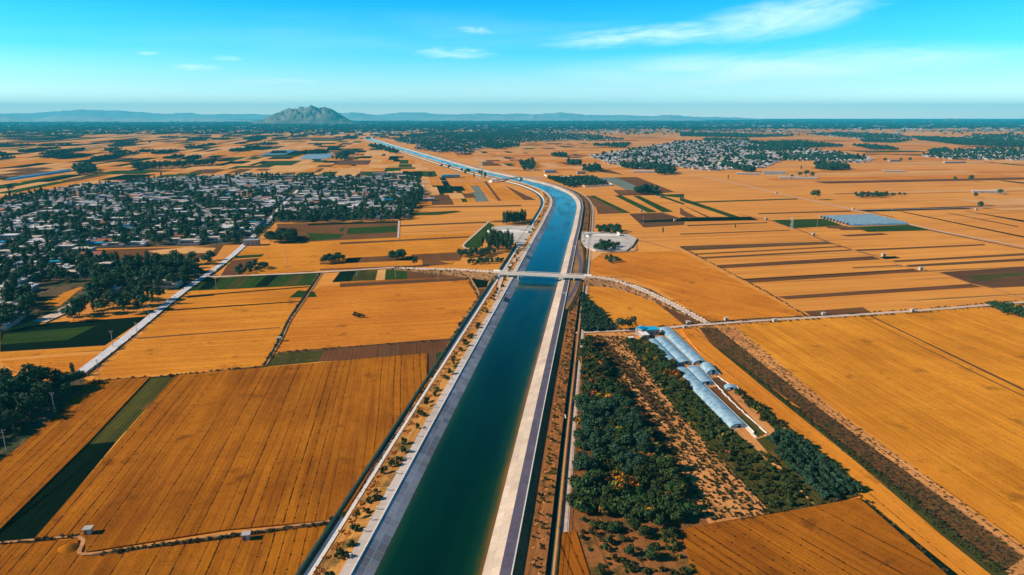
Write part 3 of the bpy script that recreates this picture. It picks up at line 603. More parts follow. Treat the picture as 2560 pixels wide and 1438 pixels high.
# ------------------------------------------------------------------ bridges and ramps
def sweep(P3, wd, th, mat_name_prefix=None):
    q = Q(); P = np.array(P3, float); T = np.gradient(P[:, :2], axis=0); T /= np.linalg.norm(T, axis=1)[:, None]; Nn = np.stack([T[:, 1], -T[:, 0]], 1)
    return P, T, Nn
def interp(P, n):
    P = np.array(P, float); C = [P[0]*2-P[1]]+list(P)+[P[-1]*2-P[-2]]; out = []
    for i in range(1, len(C)-2):
        p0, p1, p2, p3 = C[i-1:i+3]
        for k in range(n): t = k/n; out.append(.5*((2*p1)+(-p0+p2)*t+(2*p0-5*p1+4*p2-p3)*t*t+(-p0+3*p1-3*p2+p3)*t**3))
    return np.array(out+[P[-1]])
def ramp_embankment(name, P, label, post=True):
    P = interp(P, 12); _, T, Nn = sweep(P, 0, 0); S = np.concatenate([[0], np.cumsum(np.linalg.norm(np.diff(P[:, :2], axis=0), axis=1))])
    prof = lambda z: [(-2.6-z*1.2, 0), (-2.6, z), (-2.6, z), (2.6, z), (2.6+z*1.2, 0)]
    for part, a, b, mt, k in (('ramp_slope', 0, 1, EMB, 0), ('ramp_slope', 3, 4, EMB, 0), ('approach_road', 2, 3, DIRTW, 0)):
        q = Q()
        for i in range(len(P)-1):
            f = [prof(P[i][2]), prof(P[i+1][2])]
            def E(j, s_): o, z = f[j][s_]; p = P[i+j][:2]+Nn[i+j]*o; return (p[0], p[1], z)
            q.quad(E(0, a), E(0, b), E(1, b), E(1, a), uv=[(a*3, S[i]), (b*3, S[i]), (b*3, S[i+1]), (a*3, S[i+1])])
        tag(link(part, q.mesh(part, [mt])), kind='structure')
    # low guard walls of spaced blocks, one row each side
    if post:
        for s_, lb in ((-1, 'far side'), (1, 'near side')):
            q = Q(); d = 0
            while d < S[-1]:
                i = min(np.searchsorted(S, d), len(S)-1); 
                if P[i][2] > .5: p = P[i][:2]+Nn[i]*2.3*s_; q.box((p[0], p[1], P[i][2]-.05), (.28, 1.5, .4), rot=-math.atan2(T[i][0], T[i][1]))
                d += 3.1
            if q.V: tag(link('guard_wall', q.mesh('guard_wall', [CONC])), f'row of white guard blocks along the {lb} of the {label}', 'guard wall')
def bridge(name, p0, p1, z, wd, piers, label, th=1.0):
    p0, p1 = np.array(p0), np.array(p1); c = (p0+p1)/2; d = p1-p0; Lh = np.linalg.norm(d); rz = math.atan2(d[1], d[0])
    e = tag(empty(name, (c[0], c[1], 0), rz), label, 'bridge')
    q = Q(); q.box((0, 0, z-th), (Lh, wd, th)); link('deck', q.mesh('deck', [CONC]), e)
    q = Q(); q.box((0, 0, z+.004), (Lh, wd-1, .03)); link('roadway', q.mesh('roadway', [DIRTW]), e)
    q = Q()
    for k in range(4): q.box((0, (k-1.5)*wd/4.2, z-th-.6), (Lh-.5, .6, .6))
    link('girder', q.mesh('girder', [CONC]), e)
    for s_ in (-1, 1):
        q = Q(); q.box((0, s_*(wd/2-.2), z+.9), (Lh, .3, .2)); q.box((0, s_*(wd/2-.2), z+.02), (Lh, .34, .25))
        n = int(Lh/2)
        for i in range(n+1): q.box((-Lh/2+i*Lh/n, s_*(wd/2-.2), z+.2), (.35, .25, .72))
        link('railing', q.mesh('railing', [CONC]), e)
    for o in piers:
        q = Q(); q.box((o, 0, z-th-1.1), (1.3, wd-.6, .5))
        for k in (-1, 1): q.tube((o, k*wd*.28, 0), (o, k*wd*.28, z-th-1.1), .55, .55, 8)
        link('pier', q.mesh('pier', [CONC]), e)
    for s_ in (-1, 1):
        q = Q(); q.box((s_*(Lh/2+1), 0, 0), (3.5, wd+2.5, z-th-.02), taper=.9); link('abutment', q.mesh('abutment', [WALLC]), e)
    return e, p0, p1
ZB = 5.3
a, b = G(1249, 681, ZB), G(1465, 691, ZB)
bridge('road_bridge', a, b, ZB, 5.6, (-26, -17.9, 15.6, 24), 'pale concrete road bridge with railings crossing the near stretch of canal')
pl = [np.append(G(985, 671), .3), np.append(G(1060, 672.5, 2), 2), np.append(G(1150, 674.5, 3.8), 3.8), np.append(a, ZB)]
ramp_embankment('ramp', pl, 'ramp left of the near bridge')
pr = [np.append(b, ZB), np.append(G(1530, 699, 4.4), 4.4), np.append(G(1600, 722, 3.0), 3.0), np.append(G(1680, 760, 1.8), 1.8), np.append(G(1768, 808, .35), .35)]
ramp_embankment('ramp', pr, 'curving ramp right of the near bridge')
# scoured cone slopes beside the near bridge
for (x, y), lb in (((1248, 686), 'left'), ((1464, 698), 'right')):
    p = G(x, y, 2); q = Q(); q.box((0, 0, 0), (8.5, 21, 4.7), taper=.55); o = link('slope_paving', q.mesh('slope_paving', [ROOFW]), None, (p[0]+(2.5 if lb == 'right' else -1), p[1]-2.5, .2), R(7)); tag(o, f'white paved cone under the {lb} end of the near bridge', 'slope paving')
a2, b2 = G(1228, 451, 4), G(1300, 443, 4)
bridge('road_bridge', a2, b2, 4.6, 6, (-14, 0, 14), 'small distant grey bridge over the canal where it bends away')
# canal road fork under the bridge
track('service_road', [tuple(coff(672, 21.3)), tuple(coff(610, 24)), tuple(coff(560, 29)), tuple(coff(515, 30)), tuple(coff(470, 27.5)), tuple(coff(430, 22.5)), tuple(coff(405, 21.3))], 2.6, ASPH, 2.2, world=True)
q = Q()
ii = [i for i in range(len(CC)) if 412 <= CC[i][1] <= 668]
def shp(i):
    t = (CC[i][1]-412)/256; g = sin(pi*min(1, max(0, t)))**.6*8.2; z = 2.1 if g > .6 else 2.1
    return [(22.8, 2.1), (23.4+g, 2.1), (25.8+g, .93)]
for i, j in zip(ii[:-1], ii[1:]):
    a_, b_ = shp(i), shp(j)
    for k in range(2):
        q.quad(*[tuple(CC[m]+CN[m]*o[0])+(o[1],) for m, o in ((i, a_[k]), (i, a_[k+1]), (j, b_[k+1]), (j, b_[k]))], uv=[(k*3, CS[i]), (k*3+3, CS[i]), (k*3+3, CS[j]), (k*3, CS[j])])
tag(link('road_shoulder', q.mesh('road_shoulder', [EMB])), kind='structure')
for y, lb in ((444, 'near side'), (612, 'far side')):
    p = coff(y, 21); i = int(np.argmin(abs(CC[:, 1]-y))); rz = -math.atan2(CT[i][0], CT[i][1])
    e = tag(empty('height_gate', (p[0], p[1], BZ), rz), f'white height limit gate over the canal road on the {lb} of the bridge', 'gate')
    for s_ in (-1, 1):
        q = Q(); q.box((s_*1.5, 0, 0), (.18, .18, 3)); q.box((s_*1.5, 3.5, 0), (.18, .18, 3)); q.box((s_*1.5, 1.75, 2.82), (.18, 3.4, .18)); link('side_frame', q.mesh('side_frame', [WALLC]), e)
    q = Q(); q.box((0, 1.75, 2.84), (2.8, .25, .2)); link('crossbar', q.mesh('crossbar', [WALLC]), e)
# stairs and recess marks on left lining
for y in (438, 575):
    p = coff(y, -17.3); q = Q(); q.box((0, 0, 0), (1.3, 9, .5)); 
    for k in range(6): q.box((0, -3.6+k*1.45, .5), (1.1, .5, .12))
    o = link('inlet_cover', q.mesh('inlet_cover', [plain('dark_steel', (.03, .06, .07))]), None, (p[0], p[1], 1.55), R(-7)); o.rotation_euler = (0, R(-20)*-1, R(-7)); tag(o, 'long dark steel cover set in the left canal lining '+('below the bridge' if y < 500 else 'beyond the bridge'), 'cover')
# fences
def fence(name, off, y0, y1, zb, h, mat, label, step=3.2, mesh_a=.35):
    e = tag(empty(name, tuple(coff(y0, off))+(zb,)), label, 'fence'); o0 = np.array(e.location)
    idx = [i for i in range(len(CC)) if y0 <= CC[i][1] <= y1]; q = Q(); qp = Q(); d = -1e9
    for i, j in zip(idx[:-1], idx[1:]):
        a = CC[i]+CN[i]*off; b = CC[j]+CN[j]*off
        for zz in (.15, h*.5, h-.05): q.tube((a[0]-o0[0], a[1]-o0[1], zz), (b[0]-o0[0], b[1]-o0[1], zz), .045, .045, 4)
        n = 10
        for k in range(n):
            c = a+(b-a)*k/n; q.box((c[0]-o0[0], c[1]-o0[1], .1), (.03, .03, h-.15))
        for k in (0, .5): c = a+(b-a)*k; qp.box((c[0]-o0[0], c[1]-o0[1], 0), (.12, .12, h+.1))
    link('wire_panel', q.mesh('wire_panel', [mat]), e); link('post', qp.mesh('post', [mat]), e)
fence('wire_fence', 33.9, 150, 900, .9, 1.7, STEEL, 'green wire fence on the right bank beside the dry ditch')
fence('wire_fence', -34.5, 150, 900, .8, 1.5, STEEL, 'green wire fence along the drain on the left bank')

# ------------------------------------------------------------------ trees
def crown(r, n, rx, rz, zc, leaf, lobes=7, shape='round', hole=.0):
    C = []
    for k in range(lobes):
        a = r.uniform(0, 2*pi); t = r.uniform(-.75, .85)
        if shape == 'tall': C.append((.25*rx*cos(a), .25*rx*sin(a), zc+rz*t, .62*rx*(1-.35*max(t, 0)), .42*rz))
        elif shape == 'cone': t = -1+2*k/max(1, lobes-1); C.append((0, 0, zc+rz*t*.8, rx*(1-.40*(t+1)), .34*rz))
        else: q_ = math.sqrt(max(0, 1-t*t)); C.append((.55*rx*q_*cos(a), .55*rx*q_*sin(a), zc+.55*rz*t, rx*r.uniform(.40, .62), rz*r.uniform(.38, .58)))
    V = np.zeros((n*4, 3)); F = np.arange(n*4).reshape(-1, 4)
    for i in range(n):
        c = C[i % lobes]; d = np.array([r.gauss(0, 1), r.gauss(0, 1), r.gauss(0, 1)]); d /= np.linalg.norm(d); rr = r.uniform(.72, 1.08)
        p = np.array([c[0]+d[0]*c[3]*rr, c[1]+d[1]*c[3]*rr, c[2]+d[2]*c[4]*rr])
        nn = d+np.array([r.gauss(0, .45), r.gauss(0, .45), r.gauss(.25, .45)]); nn /= np.linalg.norm(nn)
        a = np.cross(nn, (.3, .5, .8)); a /= np.linalg.norm(a); b = np.cross(nn, a); s_ = leaf*r.uniform(.6, 1.3); s2 = s_*r.uniform(.6, 1)
        th = r.uniform(0, pi); a, b = a*cos(th)+b*sin(th), b*cos(th)-a*sin(th)
        V[i*4:i*4+4] = [p-a*s_-b*s2*.4, p+a*s_*.4-b*s2, p+a*s_+b*s2*.5, p-a*s_*.3+b*s2]
    return V, F, np.zeros(n, int)
def trunk(h, r0, spread, r, m=0):
    q = Q(); q.tube((0, 0, -.3), (r.uniform(-.2, .2), r.uniform(-.2, .2), h), r0, r0*.45, 6, m)
    for k in range(4):
        a = k*pi/2+r.uniform(-.5, .5); q.tube((0, 0, h*r.uniform(.45, .7)), (spread*cos(a), spread*sin(a), h*r.uniform(1.0, 1.3)), r0*.4, r0*.15, 5, m)
    return q
PR = {}
def protos(key, n, count, rx, H_, z0, leaf, shape, leafmat, lobes=8, tr=.22):
    out = []
    for k in range(n):
        r = random.Random(hash(key) % 1000*0+sum(map(ord, key))+k*13); rx_ = rx*r.uniform(.85, 1.15); hh = H_*r.uniform(.88, 1.12)
        V, F, M = crown(r, count, rx_, (hh-z0)/2, (hh+z0)/2, leaf, lobes, shape)
        cm = npmesh(key+'_crown', V, F, M, [leafmat]); tq = trunk(z0*1.35 if shape != 'tall' else hh*.7, tr, rx*.45, r); tm = tq.mesh(key+'_trunk', [BARK])
        tV, tF, tM = tq.arr(); V2 = np.concatenate([V, tV]); F2 = np.concatenate([F, tF+len(V)]); M2 = np.concatenate([M, tM+1])
        out.append(dict(crown=cm, trunk=tm, one=npmesh(key, V2, F2, M2, [leafmat, BARK]), arr=(V2, F2, M2)))
    PR[key] = out; return out
protos('broadleaf', 6, 420, 4.6, 11.5, 2.2, .62, 'round', LEAF, 10)
protos('poplar', 4, 380, 2.5, 16, 2.0, .55, 'tall', LEAF, 9)
protos('orchard', 6, 520, 3.0, 5.4, 1.0, .42, 'round', LEAFO, 9, .14)
protos('willow', 3, 520, 3.6, 8.5, 1.6, .42, 'round', LEAFP, 9, .2)
protos('pine', 5, 260, 1.5, 3.3, .3, .32, 'round', LEAFP, 6, .1)
protos('shrub', 5, 110, 1.1, 1.9, .1, .28, 'round', LEAFS, 5, .05)
protos('smallshrub', 4, 34, .55, .9, .05, .2, 'round', LEAFG, 4, .03)
protos('far', 5, 46, 4.6, 10.5, 1.5, 1.9, 'round', LEAFD, 6)
protos('farpop', 3, 40, 2.6, 15, 1.5, 1.3, 'tall', LEAFD, 6)
protos('seedling', 4, 26, .6, .8, .05, .2, 'round', LEAFK, 4, .03)
protos('weed', 4, 26, .9, .55, .0, .3, 'round', WEED, 4, .02)
def szw(v, a, b): return 'small' if v < a else ('medium' if v < b else 'large')
REQ = []
def tree(name, key, x, y, s_, label, group=None, z=0, parts=True, cat='tree', sz=None):
    REQ.append((name, key, x, y, s_, label, group, z, cat, sz or s_, random.choice(PR[key]), random.uniform(0, 6.28)))
def build_trees():
    for nm in sorted({t[0] for t in REQ}):
        L_ = sorted([t for t in REQ if t[0] == nm], key=lambda t: -t[4]*float(t[10]['arr'][0][:, 2].max())/t[3])
        for i, (name, key, x, y, s_, label, group, z, cat, sz, p, rz) in enumerate(L_[:295]):
            if True:
                e = empty(name, (x, y, z), rz); e.scale = (s_, s_, sz); link('crown', p['crown'], e); link('trunk', p['trunk'], e)
            else: e = link(name, p['one'], None, (x, y, z), rz, (s_, s_, sz))
            tag(e, label, cat, group)
        for key in sorted({t[1] for t in L_[295:]}):
            K = [t for t in L_[295:] if t[1] == key]; sc1 = np.array([t[4] for t in K])
            me = scatter_mesh(nm+'s', {i: t[10]['arr'] for i, t in enumerate(K)}, [(t[2], t[3], t[7]) for t in K], [t[11] for t in K], sc1, [PR[key][0]['one'].materials[0], BARK], np.array([t[9] for t in K]))
            tag(link(nm+'s', me), f'farther small {nm.replace("_", " ")}s in clumps across the fields', kind='stuff'); print(nm, key, len(K))
def zone(px, py, names, ys, side):
    i = sum(py < y for y in ys); j = sum(px > x for x in side(py)); return names[i], j
def fill(poly, spacing, jit=.35, world=False, dirv=B, row=None):
    P = [tuple(p) if world else tuple(G(*p)) for p in poly]; ua = np.array([dirv[1], -dirv[0]]); out = []
    pts = np.array(P); us = pts@ua; vs = pts@dirv; ru, rv = (row or (spacing, spacing))
    u = us.min()
    while u < us.max():
        v = vs.min()
        while v < vs.max():
            p = ua*(u+random.uniform(-jit, jit)*ru)+dirv*(v+random.uniform(-jit, jit)*rv)
            if inpoly(p[0], p[1], P): out.append(p)
            v += rv
        u += ru
    return out
def stuff(name, pos, key, smin, smax, label, zmul=1, z=0, hs=(.85, 1.2)):
    n = len(pos)
    if not n: return
    scl = rng.uniform(smin, smax, n); arrs = {i: random.choice(PR[key])['arr'] for i in range(n)}
    me = scatter_mesh(name, arrs, [(p[0], p[1], (p[2] if len(p) > 2 else z)) for p in pos], rng.uniform(0, 6.28, n), scl, [PR[key][0]['one'].materials[0], BARK], scl*zmul*rng.uniform(hs[0], hs[1], n))
    return tag(link(name, me), label, kind='stuff')
def near_sort(pts, zc=0): return sorted(pts, key=lambda p: p[1]*1.0+abs(p[0])*.1)

# --- left village
VW = [tuple(G(*p)) for p in VIL]
ROADV = np.array([G(*p) for p in ((470, 720), (530, 680), (590, 632), (625, 600), (665, 560), (720, 500), (745, 470))])
def dseg(p, C):
    best = 1e9
    for a, b in zip(C[:-1], C[1:]):
        t = np.clip(np.dot(p-a, b-a)/np.dot(b-a, b-a), 0, 1); best = min(best, np.linalg.norm(p-(a+(b-a)*t)))
    return best
WALLM = [plain('wall_whitewash_shaded', (.36, .30, .26), (.26, .21, .18)), plain('wall_brick_shaded', (.24, .12, .08), (.17, .085, .06)), plain('wall_grey_shaded', (.22, .20, .19), (.16, .15, .14))]  # walls darkened all round; shade of their shadow side put into the colour
ROOFM = [plain('roof_pale_concrete', (.74, .63, .54), (.46, .38, .32), .25), plain('roof_white', (.86, .80, .76), (.62, .57, .54), .25), plain('roof_grey', (.34, .34, .36), (.22, .23, .25), .25), plain('roof_red_tile', (.42, .13, .07), (.30, .10, .06), .25), plain('roof_blue_sheet', (.03, .35, .55), (.02, .28, .45), .25, .45)]
GLASS = plain('window_glass', (.05, .08, .10), rough=.15, spec=.5); DOOR = plain('door_paint', (.16, .10, .08)); WALLY = plain('yard_wall', (.48, .40, .34), (.34, .27, .22))
HN = ['pale flat roof', 'white flat roof', 'grey flat roof', 'red tiled roof', 'blue sheet roof']
def house_parts(style, wall, roof, r):
    "returns {part: Q}; long side along x, front faces -y"
    W, D, H_ = r.uniform(13, 17.5), r.uniform(7, 8.5), r.uniform(2.9, 3.5)
    if style == 2: H_ *= 1.8; W *= .8
    P = {}
    q = Q(); q.box((0, 0, 0), (W, D, H_)); P['wall'] = (q, WALLM[wall])
    q = Q()
    if style == 1:
        o = .5; hr = 1.7
        for s_ in (-1, 1):
            q.quad((-W/2-o, s_*(D/2+o), H_), (W/2+o, s_*(D/2+o), H_), (W/2+o, 0, H_+hr), (-W/2-o, 0, H_+hr))
            q.quad((s_*W/2, -D/2, H_), (s_*W/2, 0, H_), (s_*W/2, D/2, H_), (s_*W/2, 0, H_+hr-.1))
    else:
        q.box((0, 0, H_), (W+.7, D+.7, .3))
        for s_ in (-1, 1): q.box((0, s_*(D/2+.2), H_+.3), (W+.7, .25, .35)); q.box((s_*(W/2+.2), 0, H_+.3), (.25, D+.1, .35))
        if r.random() < .5: q.box((W*.3, D*.1, H_+.3), (2.4, 2.4, 1.8))
    P['roof'] = (q, ROOFM[roof]); wins = []
    for fl in range(2 if style == 2 else 1):
        for k in range(4):
            if k == 1 and fl == 0: continue
            q = Q(); q.box((-W/2+(k+.5)*W/4, -D/2-.03, 1.0+fl*3.3), (1.5, .16, 1.4)); wins.append(q)
    P['window'] = (wins, GLASS)
    q = Q(); q.box((-W/2+1.5*W/4, -D/2-.04, 0), (1.3, .18, 2.3)); P['door'] = (q, DOOR)
    yd = r.uniform(3.5, 5.5); q = Q()   # walled yard with a side wing
    q.box((W/2-.12, -D/2-yd/2, 0), (.24, yd, 2)); q.box((-W/2+.12, -D/2-yd/2, 0), (.24, yd, 2)); q.box((0, -D/2-yd, 0), (W, .24, 2))
    P['yard_wall'] = (q, WALLY)
    q = Q(); q.box((W/2-2.2, -D/2-yd*.45, 0), (3.6, yd*.7, 2.7)); q.box((W/2-2.2, -D/2-yd*.45, 2.7), (4, yd*.7+.4, .2)); P['side_wing'] = (q, ROOFM[0] if roof != 1 else ROOFM[1])
    return P
HOUSE = []
for k, (st, wl, rf) in enumerate([(0, 0, 0), (0, 1, 0), (0, 0, 1), (2, 0, 1), (0, 2, 2), (1, 1, 3), (0, 2, 4), (0, 1, 1), (2, 2, 0)]):
    r = random.Random(50+k); P = house_parts(st, wl, rf, r); mats = []; parts = []; qa = Q()
    for nm, (qq, mt) in P.items():
        for q1 in (qq if isinstance(qq, list) else [qq]):
            parts.append((nm, q1.mesh(nm, [mt])))
            if mt not in mats: mats.append(mt)
            n = len(qa.V); qa.V += q1.V; qa.F += [tuple(i+n for i in f) for f in q1.F]; qa.M += [mats.index(mt)]*len(q1.F); qa.U += q1.U
    HOUSE.append(dict(parts=parts, one=qa.mesh('house', mats), arr=qa.arr(), mats=mats, roof=rf, style=st))
HWT = [26, 12, 20, 4, 10, 5, 3, 14, 6]
def hzone(px, py):
    a = 'at the photo edge' if px < 110 else 'left part' if px < 260 else 'left of centre' if px < 420 else 'centre' if px < 560 else 'by its road' if px < 720 else 'right part' if px < 900 else 'nearest the canal'
    b = ['back rows', 'third rows', 'second rows', 'behind the bare field', 'level with bare field', 'below the bare field', 'above the pale yard', 'front edge'][sum(py > v for v in (490, 530, 570, 605, 640, 690, 740))]
    return f'{b}, village {a}'
hs = []
ua = np.array([A[1], -A[0]])
pts = fill(VIL, 16, .12, dirv=A, row=(16.5, 14.5))
for p in pts:
    px, py = PX(*p)
    dens = .84
    if py > 590: dens = .62
    if 250 < px < 640 and py > 520: dens *= .75
    if random.random() > dens or dseg(p, ROADV) < 11: continue
    if inpoly(px, py, [(225, 620), (560, 608), (540, 660), (240, 660)]) or inpoly(px, py, [(80, 700), (240, 700), (260, 820), (60, 820)]): continue
    hs.append((p, px, py))
hs.sort(key=lambda t: t[2], reverse=True)
vis = [t for t in hs if -30 < t[1] < 1100]; 
def add_house(p, rz, h, label, group, parts, s_=1):
    if parts:
        e = empty('house', (p[0], p[1], .05), rz); e.scale = (s_,)*3
        for nm, me in h['parts']: link(nm, me, e)
    else: e = link('house', h['one'], None, (p[0], p[1], .05), rz, s_)
    return tag(e, label, 'house', group)
HR = -AD
for i, (p, px, py) in enumerate(vis[:300]):
    h = random.choices(HOUSE, HWT)[0]
    add_house(p, HR+random.uniform(-.04, .04), h, f'{"two storey" if h["style"] == 2 else "low"} house, {HN[h["roof"]]}, {hzone(px, py)}', 'houses of the left village', i < 90, random.uniform(.95, 1.25))
rest = vis[300:]+[t for t in hs if not -30 < t[1] < 1100]
def house_stuff(name, plist, label, rots=None, smul=1.):
    n = len(plist); allm = []; arrs = {}
    for h in HOUSE:
        for m in h['mats']:
            if m not in allm: allm.append(m)
    for i in range(n):
        h = random.choices(HOUSE, HWT)[0]; V, F, M = h['arr']; mp = np.array([allm.index(m) for m in h['mats']]); arrs[i] = (V, F, mp[M])
    me = scatter_mesh(name, arrs, [(p[0], p[1], .05) for p in plist], (rots if rots is not None else rng.uniform(-.05, .05, n)+HR), rng.uniform(.85, 1.25, n)*smul, allm)
    return tag(link(name, me), label, kind='stuff')
house_stuff('village_houses', [t[0] for t in rest], 'crowded low houses in the back rows of the left village')
# village trees
tp = []
for p in fill(VIL, 10, .5, dirv=B, row=(8.6, 8.6)):
    px, py = PX(*p); d = .36
    nse = math.sin(p[0]*.021+1.3)*math.sin(p[1]*.017+.4)+.5*math.sin(p[0]*.05+p[1]*.043)
    if nse > .35: d = .68
    if nse < -.3: d = .15
    if py > 585: d = .62
    if inpoly(px, py, [(250, 520), (640, 500), (620, 610), (150, 620), (100, 570)]): d = max(d, .55)
    if inpoly(px, py, [(225, 620), (560, 608), (540, 660), (240, 660)]): d = .04
    if inpoly(px, py, [(80, 715), (240, 700), (225, 760), (60, 820)]): d = .0
    if dseg(p, ROADV) < 5: d = 0
    if random.random() < d: tp.append((p, px, py))
for poly, dn, sp_ in (([(690, 552), (760, 535), (960, 535), (1005, 548), (1000, 520), (1040, 470), (1055, 470), (1058, 500), (1012, 552), (700, 560)], .9, 7), ([(990, 548), (1010, 500), (1040, 490), (1000, 555)], 1, 6),
                  ([(230, 660), (480, 655), (540, 650), (530, 690), (460, 715), (240, 740)], .55, 8), ([(150, 790), (240, 738), (330, 735), (410, 745), (360, 782), (170, 806)], .75, 8), ([(-40, 760), (60, 745), (130, 770), (60, 812), (-40, 835)], .8, 8)):
    for p in fill(poly, sp_, .45):
        if random.random() < dn and dseg(p, ROADV) > 5: tp.append((p,)+PX(*p))
tp.sort(key=lambda t: t[2], reverse=True); vis = [t for t in tp if -40 < t[1] < 1100]
for i, (p, px, py) in enumerate(vis[:250]):
    pop = random.random() < .16; s_ = random.uniform(.55, 1.1)
    tree('poplar_tree' if pop else 'broadleaf_tree', 'poplar' if pop else 'broadleaf', p[0], p[1], s_, ('tall narrow' if pop else ('broad dark' if s_ > 1 else 'small round'))+f' tree, {hzone(px, py)}', 'trees of the left village', 0, i < 150)
rest = vis[250:]+[t for t in tp if not -40 < t[1] < 1100]
stuff('village_trees', [t[0] for t in rest if random.random() < .85], 'broadleaf', .45, .95, 'dark green trees filling the back of the left village')
stuff('village_trees', [t[0] for t in rest if random.random() < .18], 'poplar', .6, 1.0, 'tall narrow poplars rising above the left village')

# --- single trees and clumps (pixel of the base, height factor)
SING = [((1037, 664), 'broadleaf', .62, 'single round tree beside the branch road before the bridge'), ((95, 985), 'broadleaf', 1.5, 'large dark tree at the left end of the village road'), ((30, 1010), 'broadleaf', 1.35, 'large dark tree at the left photo edge below the village road'), ((183, 940), 'poplar', .55, 'small pointed tree at the near end of the village road'),
        ((2038, 500), 'broadleaf', 1.5, 'tall lone dark tree beside the pale track in the right wheat'), ((1820, 450), 'poplar', .6, 'lone narrow tree in the wheat left of the pale track'), ((1552, 826), 'willow', 1.0, 'left one of two round trees above the blue shed'), ((1579, 826), 'willow', 1.0, 'right one of two round trees above the blue shed'),
        ((2450, 522), 'broadleaf', .9, 'small lone tree on the far right field lane'), ((2438, 495), 'broadleaf', .75, 'round bush-like tree near the white shed at far right'), ((2500, 487), 'broadleaf', .9, 'tree touching the long white shed at far right'), ((2387, 452), 'broadleaf', .8, 'left tree of the pair in the far right wheat'), ((2427, 454), 'broadleaf', 1.1, 'right tree of the pair in the far right wheat'),
        ((2212, 405), 'broadleaf', 1.2, 'lone tree right of the right-hand village'), ((2252, 404), 'broadleaf', .9, 'lone tree beside the small blue shed'), ((2274, 404), 'broadleaf', 1.2, 'rounded lone tree right of the small blue shed'), ((1275, 400), 'poplar', .7, 'lone tree in the wheat beyond the canal bend'), ((1838, 572), 'poplar', .35, 'little tree beside the pale track'), ((1657, 585), 'poplar', .45, 'little tree on the grass corner right of the spillway'),
        ((1124, 478), 'broadleaf', .9, 'small lone tree in the striped plots beside the village'), ((180, 478), 'broadleaf', 1.1, 'lone tree at the back left edge of the village'), ((27, 482), 'broadleaf', 1.3, 'round tree at the far left above the village'), ((375, 360), 'broadleaf', 1.6, 'tall lone tree in the far left strips'), ((2000, 442), 'broadleaf', 1.0, 'first of the trees behind the white shed'), ((2015, 443), 'broadleaf', 1.3, 'tallest of the trees behind the white shed'), ((2030, 444), 'broadleaf', 1.1, 'last of the trees behind the white shed'), ((1980, 446), 'broadleaf', .8, 'low tree at the left end of the white shed'),
        ((2003, 424), 'poplar', .8, 'slim tree between village and white shed'), ((1185, 447), 'poplar', .8, 'tree on the left bank just before the far bridge'), ((1075, 446), 'broadleaf', 1.1, 'tree beside the blue-roofed yard before the far bridge'), ((1163, 438), 'broadleaf', .8, 'small tree by the pylons'), ((1205, 445), 'poplar', 1.0, 'poplar beside the far pylons'), ((1212, 446), 'poplar', .95, 'second poplar beside the far pylons'), ((2250, 840), 'shrub', .1, '')]
for (x, y), k, s_, lb in SING:
    if not lb: continue
    p = G(x, y); tree('broadleaf_tree' if k != 'poplar' else 'poplar_tree', k, p[0], p[1], s_, lb)
